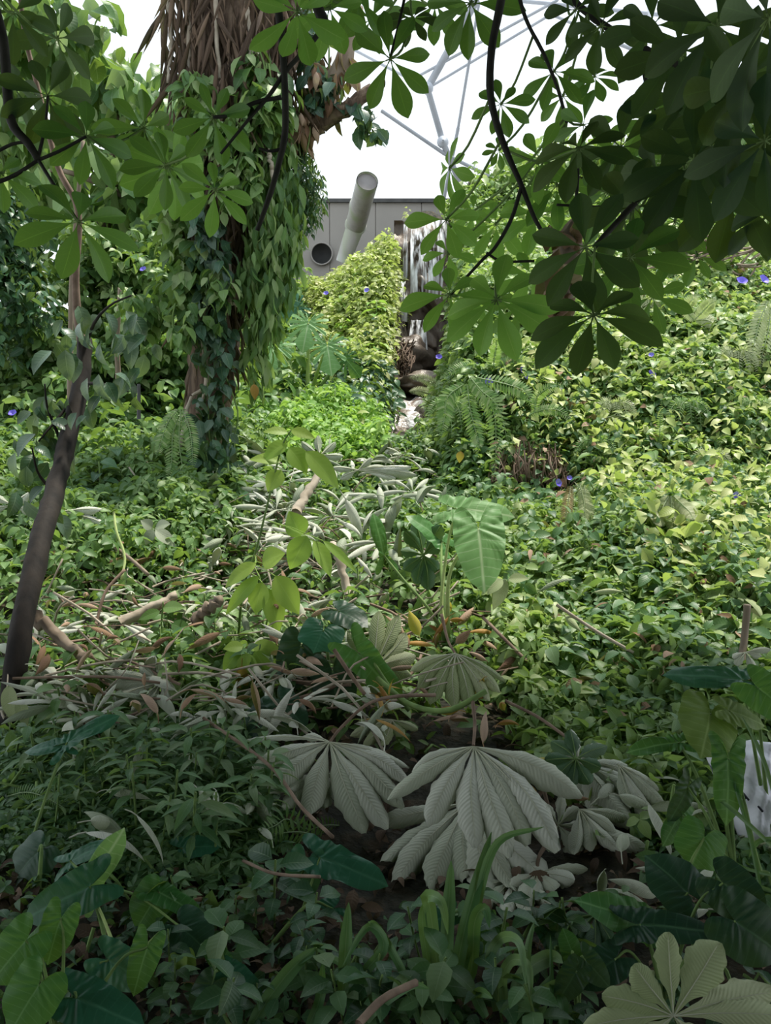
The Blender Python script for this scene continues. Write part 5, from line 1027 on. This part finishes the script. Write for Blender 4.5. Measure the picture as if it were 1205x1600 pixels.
single('dead_leaf', 'yellow leaf lying at the top right of the largest grey leaf', 862, 1186, 3.2, 40, 'yleaf', (-1, 0, .05), (0, -.4, .9), .2)
single('dead_leaf', 'orange-brown dead leaf showing between the lobes of the largest grey leaf', 820, 1225, 3.12, 75, 'orange', (.5, 0, -1), w=.22)
single('dead_leaf', 'pinkish leaf scrap on the herb carpet in the left foreground', 205, 1222, 3.2, 22, 'brown', (1, 0, .1), w=.35)
single('dead_leaf', 'bright yellow leaf near the hanging roots on the bank', 830, 725, 8.0, 26, 'yleaf', (-.3, 0, -1), w=.3)
single('dead_leaf', 'orange leaf among the ferns above the hanging roots', 720, 705, 8.0, 20, 'orange', (-.1, 0, -1), w=.35)
single('dead_leaf', 'yellow-orange leaf patch near the top of the right hillside', 1140, 415, 12, 44, 'yleaf', (1, 0, -.05), w=.3)
single('dead_leaf', 'rust-coloured leaf hanging right of the huge trunk', 397, 600, 8.0, 26, 'orange', (0, 0, -1), w=.3)
single('dead_leaf', 'brown ribbed seed husk on the green creeper right of centre', 915, 985, 4.6, 34, 'brown', (1, 0, .1), w=.34, cu=1.5)
single('rolled_leaf_tip', 'rolled reddish-brown leaf tip at the right end of the largest grey leaf', 895, 1243, 2.98, 30, 'brown', (1, 0, -.1), (0, -.5, .9), .35, 2.4, .3)
o = single('dead_leaf', 'crumpled pinkish dead leaf above the khaki skirt-like leaf', 712, 1005, 3.95, 34, 'brown', (.6, 0, .6), w=.4, cu=1.8)

def wilted(label, group, n, region, smin, smax, lift=.2):
    pr = []
    for v_ in range(3):
        r_ = np.random.default_rng(v_ + 50); mb = MB(); k = 6 + v_
        for i in range(k):
            a = (i / (k - 1) - .5) * 3.6; d = np.array([math.sin(a), math.cos(a), .15 + r_.normal(0, .15)]); tp = leafT(10, 6, .11 * r_.uniform(.8, 1.2), prof_obov, bend=r_.uniform(.5, 1.3), curl=r_.uniform(1.2, 2.1)); Rm = frames(norm(d)[None], np.array([[0, 0, 1.0]]))[0]
            mb.add((tp[0] @ Rm.T) * r_.uniform(.7, 1) + [0, 0, .1], tp[1], tp[2], r_.uniform(0, 1))
        bl = mb.mesh('blade', M['gray']); mb = MB(); tube(mb, spline([[0, 0, .1], [.1, -.4, .22], [.2, -.9, .05]], 8), [.012, .018], 6); pr.append((bl, mb.mesh('stalk', M['stemr'])))
    (x0, y0), (x1, y1) = region; P, ok = hit(rng.uniform(x0, x1, n), rng.uniform(y0, y1, n), lift)
    for i in range(n):
        p = P[i]; o = thing('wilted_leaf', label, 'leaf', (p[0], p[1], max(p[2] - .05, float(H(p[0], p[1])))), group); s_ = rng.uniform(smin, smax); o.scale = (s_, s_, s_); o.rotation_euler = (rng.normal(.4, .3), rng.normal(0, .3), rng.uniform(0, 6.28))
        for nm, me in (('blade', pr[i % 3][0]), ('stalk', pr[i % 3][1])):
            c = bpy.data.objects.new(nm, me); C.objects.link(c); c.parent = o
wilted('small wilted palmate leaf with rolled grey lobes in the debris left of centre', 'wilted palmate leaves in the left debris', 18, ((40, 830), (520, 1110)), .16, .3)
wilted('small wilted palmate leaf with rolled grey lobes in the far debris heap', 'wilted palmate leaves in the far heap', 14, ((380, 710), (670, 850)), .25, .42, .35)
mb = MB(); n = 170; P, ok = hit(rng.uniform(0, 700, n), rng.uniform(720, 1120, n), .15)
for i in range(n):
    p = P[i]; a = rng.uniform(0, np.pi); L = rng.uniform(.15, .7); d = np.array([math.cos(a), .5 * math.sin(a), rng.normal(.05, .35)]) * L; c = p + [0, 0, .05]
    tube(mb, spline([c - d / 2, c + rng.normal(0, .04, 3), c + d / 2], 6), rng.uniform(.003, .008), 5)
tag(mb.build('dry_stalks', M['pale']), 'thin pale dry stalks criss-crossing the debris left of centre', 'stalks', kind='stuff')

# ------------------------------------------------------------------ small countable seedlings
def seedling_mesh(mat, nl, tp, h=1.0, spread=.5):
    mb = MB(); z = np.linspace(.35, 1, nl) * h; a = np.arange(nl) * 2.4; P = np.stack([np.cos(a) * .06, np.sin(a) * .06, z], -1)
    d = np.stack([np.cos(a), np.sin(a), np.full(nl, .15)], -1); nn = np.tile([0, 0, 1.], (nl, 1)) + rng.normal(0, .2, (nl, 3)); scatter(mb, tp, P, d, nn, spread * rng.uniform(.7, 1.1, nl), rng.uniform(0, 1, nl)); tube(mb, [[0, 0, -.15], [.02, 0, .5 * h], [0, 0, h]], .018, 5, mi=1)
    return mb.mesh('seedling', [M[mat], M['stem']])
def seedlings(name, label, group, n, region, mats, smin, smax, tp=T_OV3, nl=9, cat='plant'):
    ms = [seedling_mesh(m, nl + (k % 3), tp) for k in range(3) for m in mats]; (x0, y0), (x1, y1) = region; P, ok = hit(rng.uniform(x0, x1, n), rng.uniform(y0, y1, n), .12)
    for i in range(n):
        p = P[i]; s = rng.uniform(smin, smax); o = bpy.data.objects.new(name, ms[i % len(ms)]); C.objects.link(o); o.location = (p[0], p[1], float(H(p[0], p[1]))); o.scale = (s, s, s); o.rotation_euler = (rng.normal(-.05, .15), rng.normal(0, .15), rng.uniform(0, 6.28)); tag(o, label, cat, group)
seedlings('seedling', 'leafy seedling standing out of the creeper on the lower right slope', 'seedlings on the lower right slope', 60, ((800, 860), (1200, 1060)), ('right', 'fore'), .16, .30)
seedlings('seedling', 'leafy green sprout growing on the right hillside above the flat pale leaf', 'sprouts on the right hillside', 50, ((900, 600), (1200, 850)), ('right', 'mid'), .24, .42)
seedlings('seedling', 'young green plant among the debris at left', 'young plants in the left debris', 50, ((0, 840), (560, 1110)), ('mid', 'fore'), .15, .30)
seedlings('seedling', 'small leafy plant in the left foreground herb carpet', 'small plants in the herb carpet', 40, ((60, 1140), (420, 1300)), ('fore',), .15, .28, T_LA, 14)
seedlings('seedling', 'leafy shoot on the left bank near the huge trunk', 'shoots on the left bank', 50, ((0, 600), (400, 820)), ('mid', 'dark'), .25, .45)
seedlings('seedling', 'low dark plant on the soil along the bottom of the picture', 'low dark plants at the bottom', 34, ((240, 1380), (1000, 1590)), ('fore', 'dark'), .10, .22, T_OV, 8)
seedlings('seedling', 'bright sprig standing above the yellow mound or bright bush', 'sprigs above the bright bushes', 24, ((430, 420), (600, 680)), ('bright', 'yellow'), .3, .5)

# ------------------------------------------------------------------ flowers
def flower_mesh(mat):
    mb = MB(); n, m = 20, 5; a = np.linspace(0, 2 * np.pi, n + 1); r = np.linspace(0.08, 1, m + 1); A, Rr = np.meshgrid(a, r); rr = Rr * (1 + .06 * np.cos(5 * A) * Rr)
    z = .9 * Rr ** .45 - .9; mb.add(np.stack([rr * np.cos(A), rr * np.sin(A), z + .8], -1), grid(m, n), None, .5); tube(mb, [[0, 0, -.9], [0, 0, -.1]], .05, 5, mi=1); return mb.mesh('flower', [M[mat], M['stem']])
fmesh = flower_mesh('blue')
FL = [(1012, 530, 9.5, 'blue-violet trumpet flower just right of the lowest dark umbrella leaves', 6), (1016, 587, 9.2, 'blue-violet trumpet flower below another, right of the dark umbrella leaves', 7), (1018, 556, 9.3, 'tiny blue flower between two larger ones right of the umbrella leaves', 4), (763, 597, 9.0, 'violet-blue trumpet flower on the bank right of the stream', 6),
      (815, 579, 9.2, 'violet flower on the bank crest under the umbrella leaves', 6), (822, 592, 9.0, 'small violet flower close below the crest flower on the bank', 4), (745, 571, 9.4, 'faint blue flower on the bank nearest the umbrella leaves at centre', 4), (686, 560, 11, 'blue flower near the rocks right of the waterfall foot', 5), (870, 755, 7.6, 'blue-violet flower above the brown dried fern', 6),
      (890, 748, 7.7, 'small half-open blue flower beside the dried ferns', 4), (1148, 775, 7.0, 'blue-violet flower right of the pale flat leaf', 6), (1156, 778, 7.0, 'second blue flower touching its neighbour right of the pale flat leaf', 5), (1158, 443, 11.5, 'blue flower near the right edge high on the hillside', 8), (1190, 440, 11.5, 'blue flower at the far right edge high on the hillside', 8),
      (21, 648, 6.8, 'deep blue flower at the left edge of the bank', 6), (225, 423, 10, 'dim violet flower in the dark undergrowth at upper left', 5), (574, 455, 14.0, 'tiny lilac flower on the yellow-green mound', 4), (510, 460, 14.5, 'faint blue flower at the left of the yellow-green mound', 4)]
for x, y, Y, lab, r in FL:
    o = bpy.data.objects.new('trumpet_flower', fmesh); C.objects.link(o); o.location = V(at(x, y, Y - .25)); s = r / FPX * Y; o.scale = (s, s, s); o.rotation_euler = (math.radians(rng.uniform(45, 80)), 0, rng.uniform(-.7, .7)); tag(o, lab, 'flower', 'blue trumpet flowers')

# ------------------------------------------------------------------ white sack at the right edge
o = thing('plastic_sack', 'crumpled white plastic sack with black print behind the leaves at the right edge', 'sack', at(1170, 1300, 3.0))
mb = MB(); n, m = 24, 24; s_ = np.linspace(0, 1, n + 1); t_ = np.linspace(0, 1, m + 1); Sg, Tg = np.meshgrid(s_, t_, indexing='ij')
q = [at(1090, 1150, 3.15), at(1215, 1165, 3.1), at(1245, 1310, 2.9), at(1160, 1320, 2.9)]
P = (q[0][None, None] * ((1 - Sg) * (1 - Tg))[..., None] + q[1] * (Sg * (1 - Tg))[..., None] + q[2] * (Sg * Tg)[..., None] + q[3] * ((1 - Sg) * Tg)[..., None])
wr = .02 * np.sin(Sg * 11 + Tg * 5) + .015 * np.sin(Tg * 17 - Sg * 7) + .01 * np.sin(Sg * 31 + Tg * 23)
edge = np.minimum(np.minimum(Sg, 1 - Sg), np.minimum(Tg, 1 - Tg)); puff = np.clip(edge * 5, 0, 1) ** .5 * .10
nn_ = np.array([0, -.8, .6]); F1 = P + nn_ * (wr + puff)[..., None]; F2 = P - nn_ * (puff * .6)[..., None]; mb.add(F1, grid(n, m)); mb.add(F2, grid(n, m)[:, ::-1]); mb.build('sack_body', M['sack'], o)
mb = MB()
for a in ([(1160, 1238), (1166, 1246), (1158, 1256)], [(1162, 1240), (1170, 1250)], [(1185, 1260), (1192, 1268)]):
    tube(mb, [at(x, y, 2.86) for x, y in a], .004, 5)
mb.build('print', M['mark'], o)
mb = MB(); tp = leafT(10, 6, .35, prof_ovate, curl=.8, bend=.5); P0 = at(1085, 1090, 3.2); mb.add(tp[0] * .1 + P0, tp[1], tp[2]); tag(mb.build('plastic_scrap', M['sack']), 'small white plastic scrap above the yellowing heart-shaped leaf', 'scrap')

for ob in list(bpy.data.objects):
    if '_o' in ob: del ob['_o']
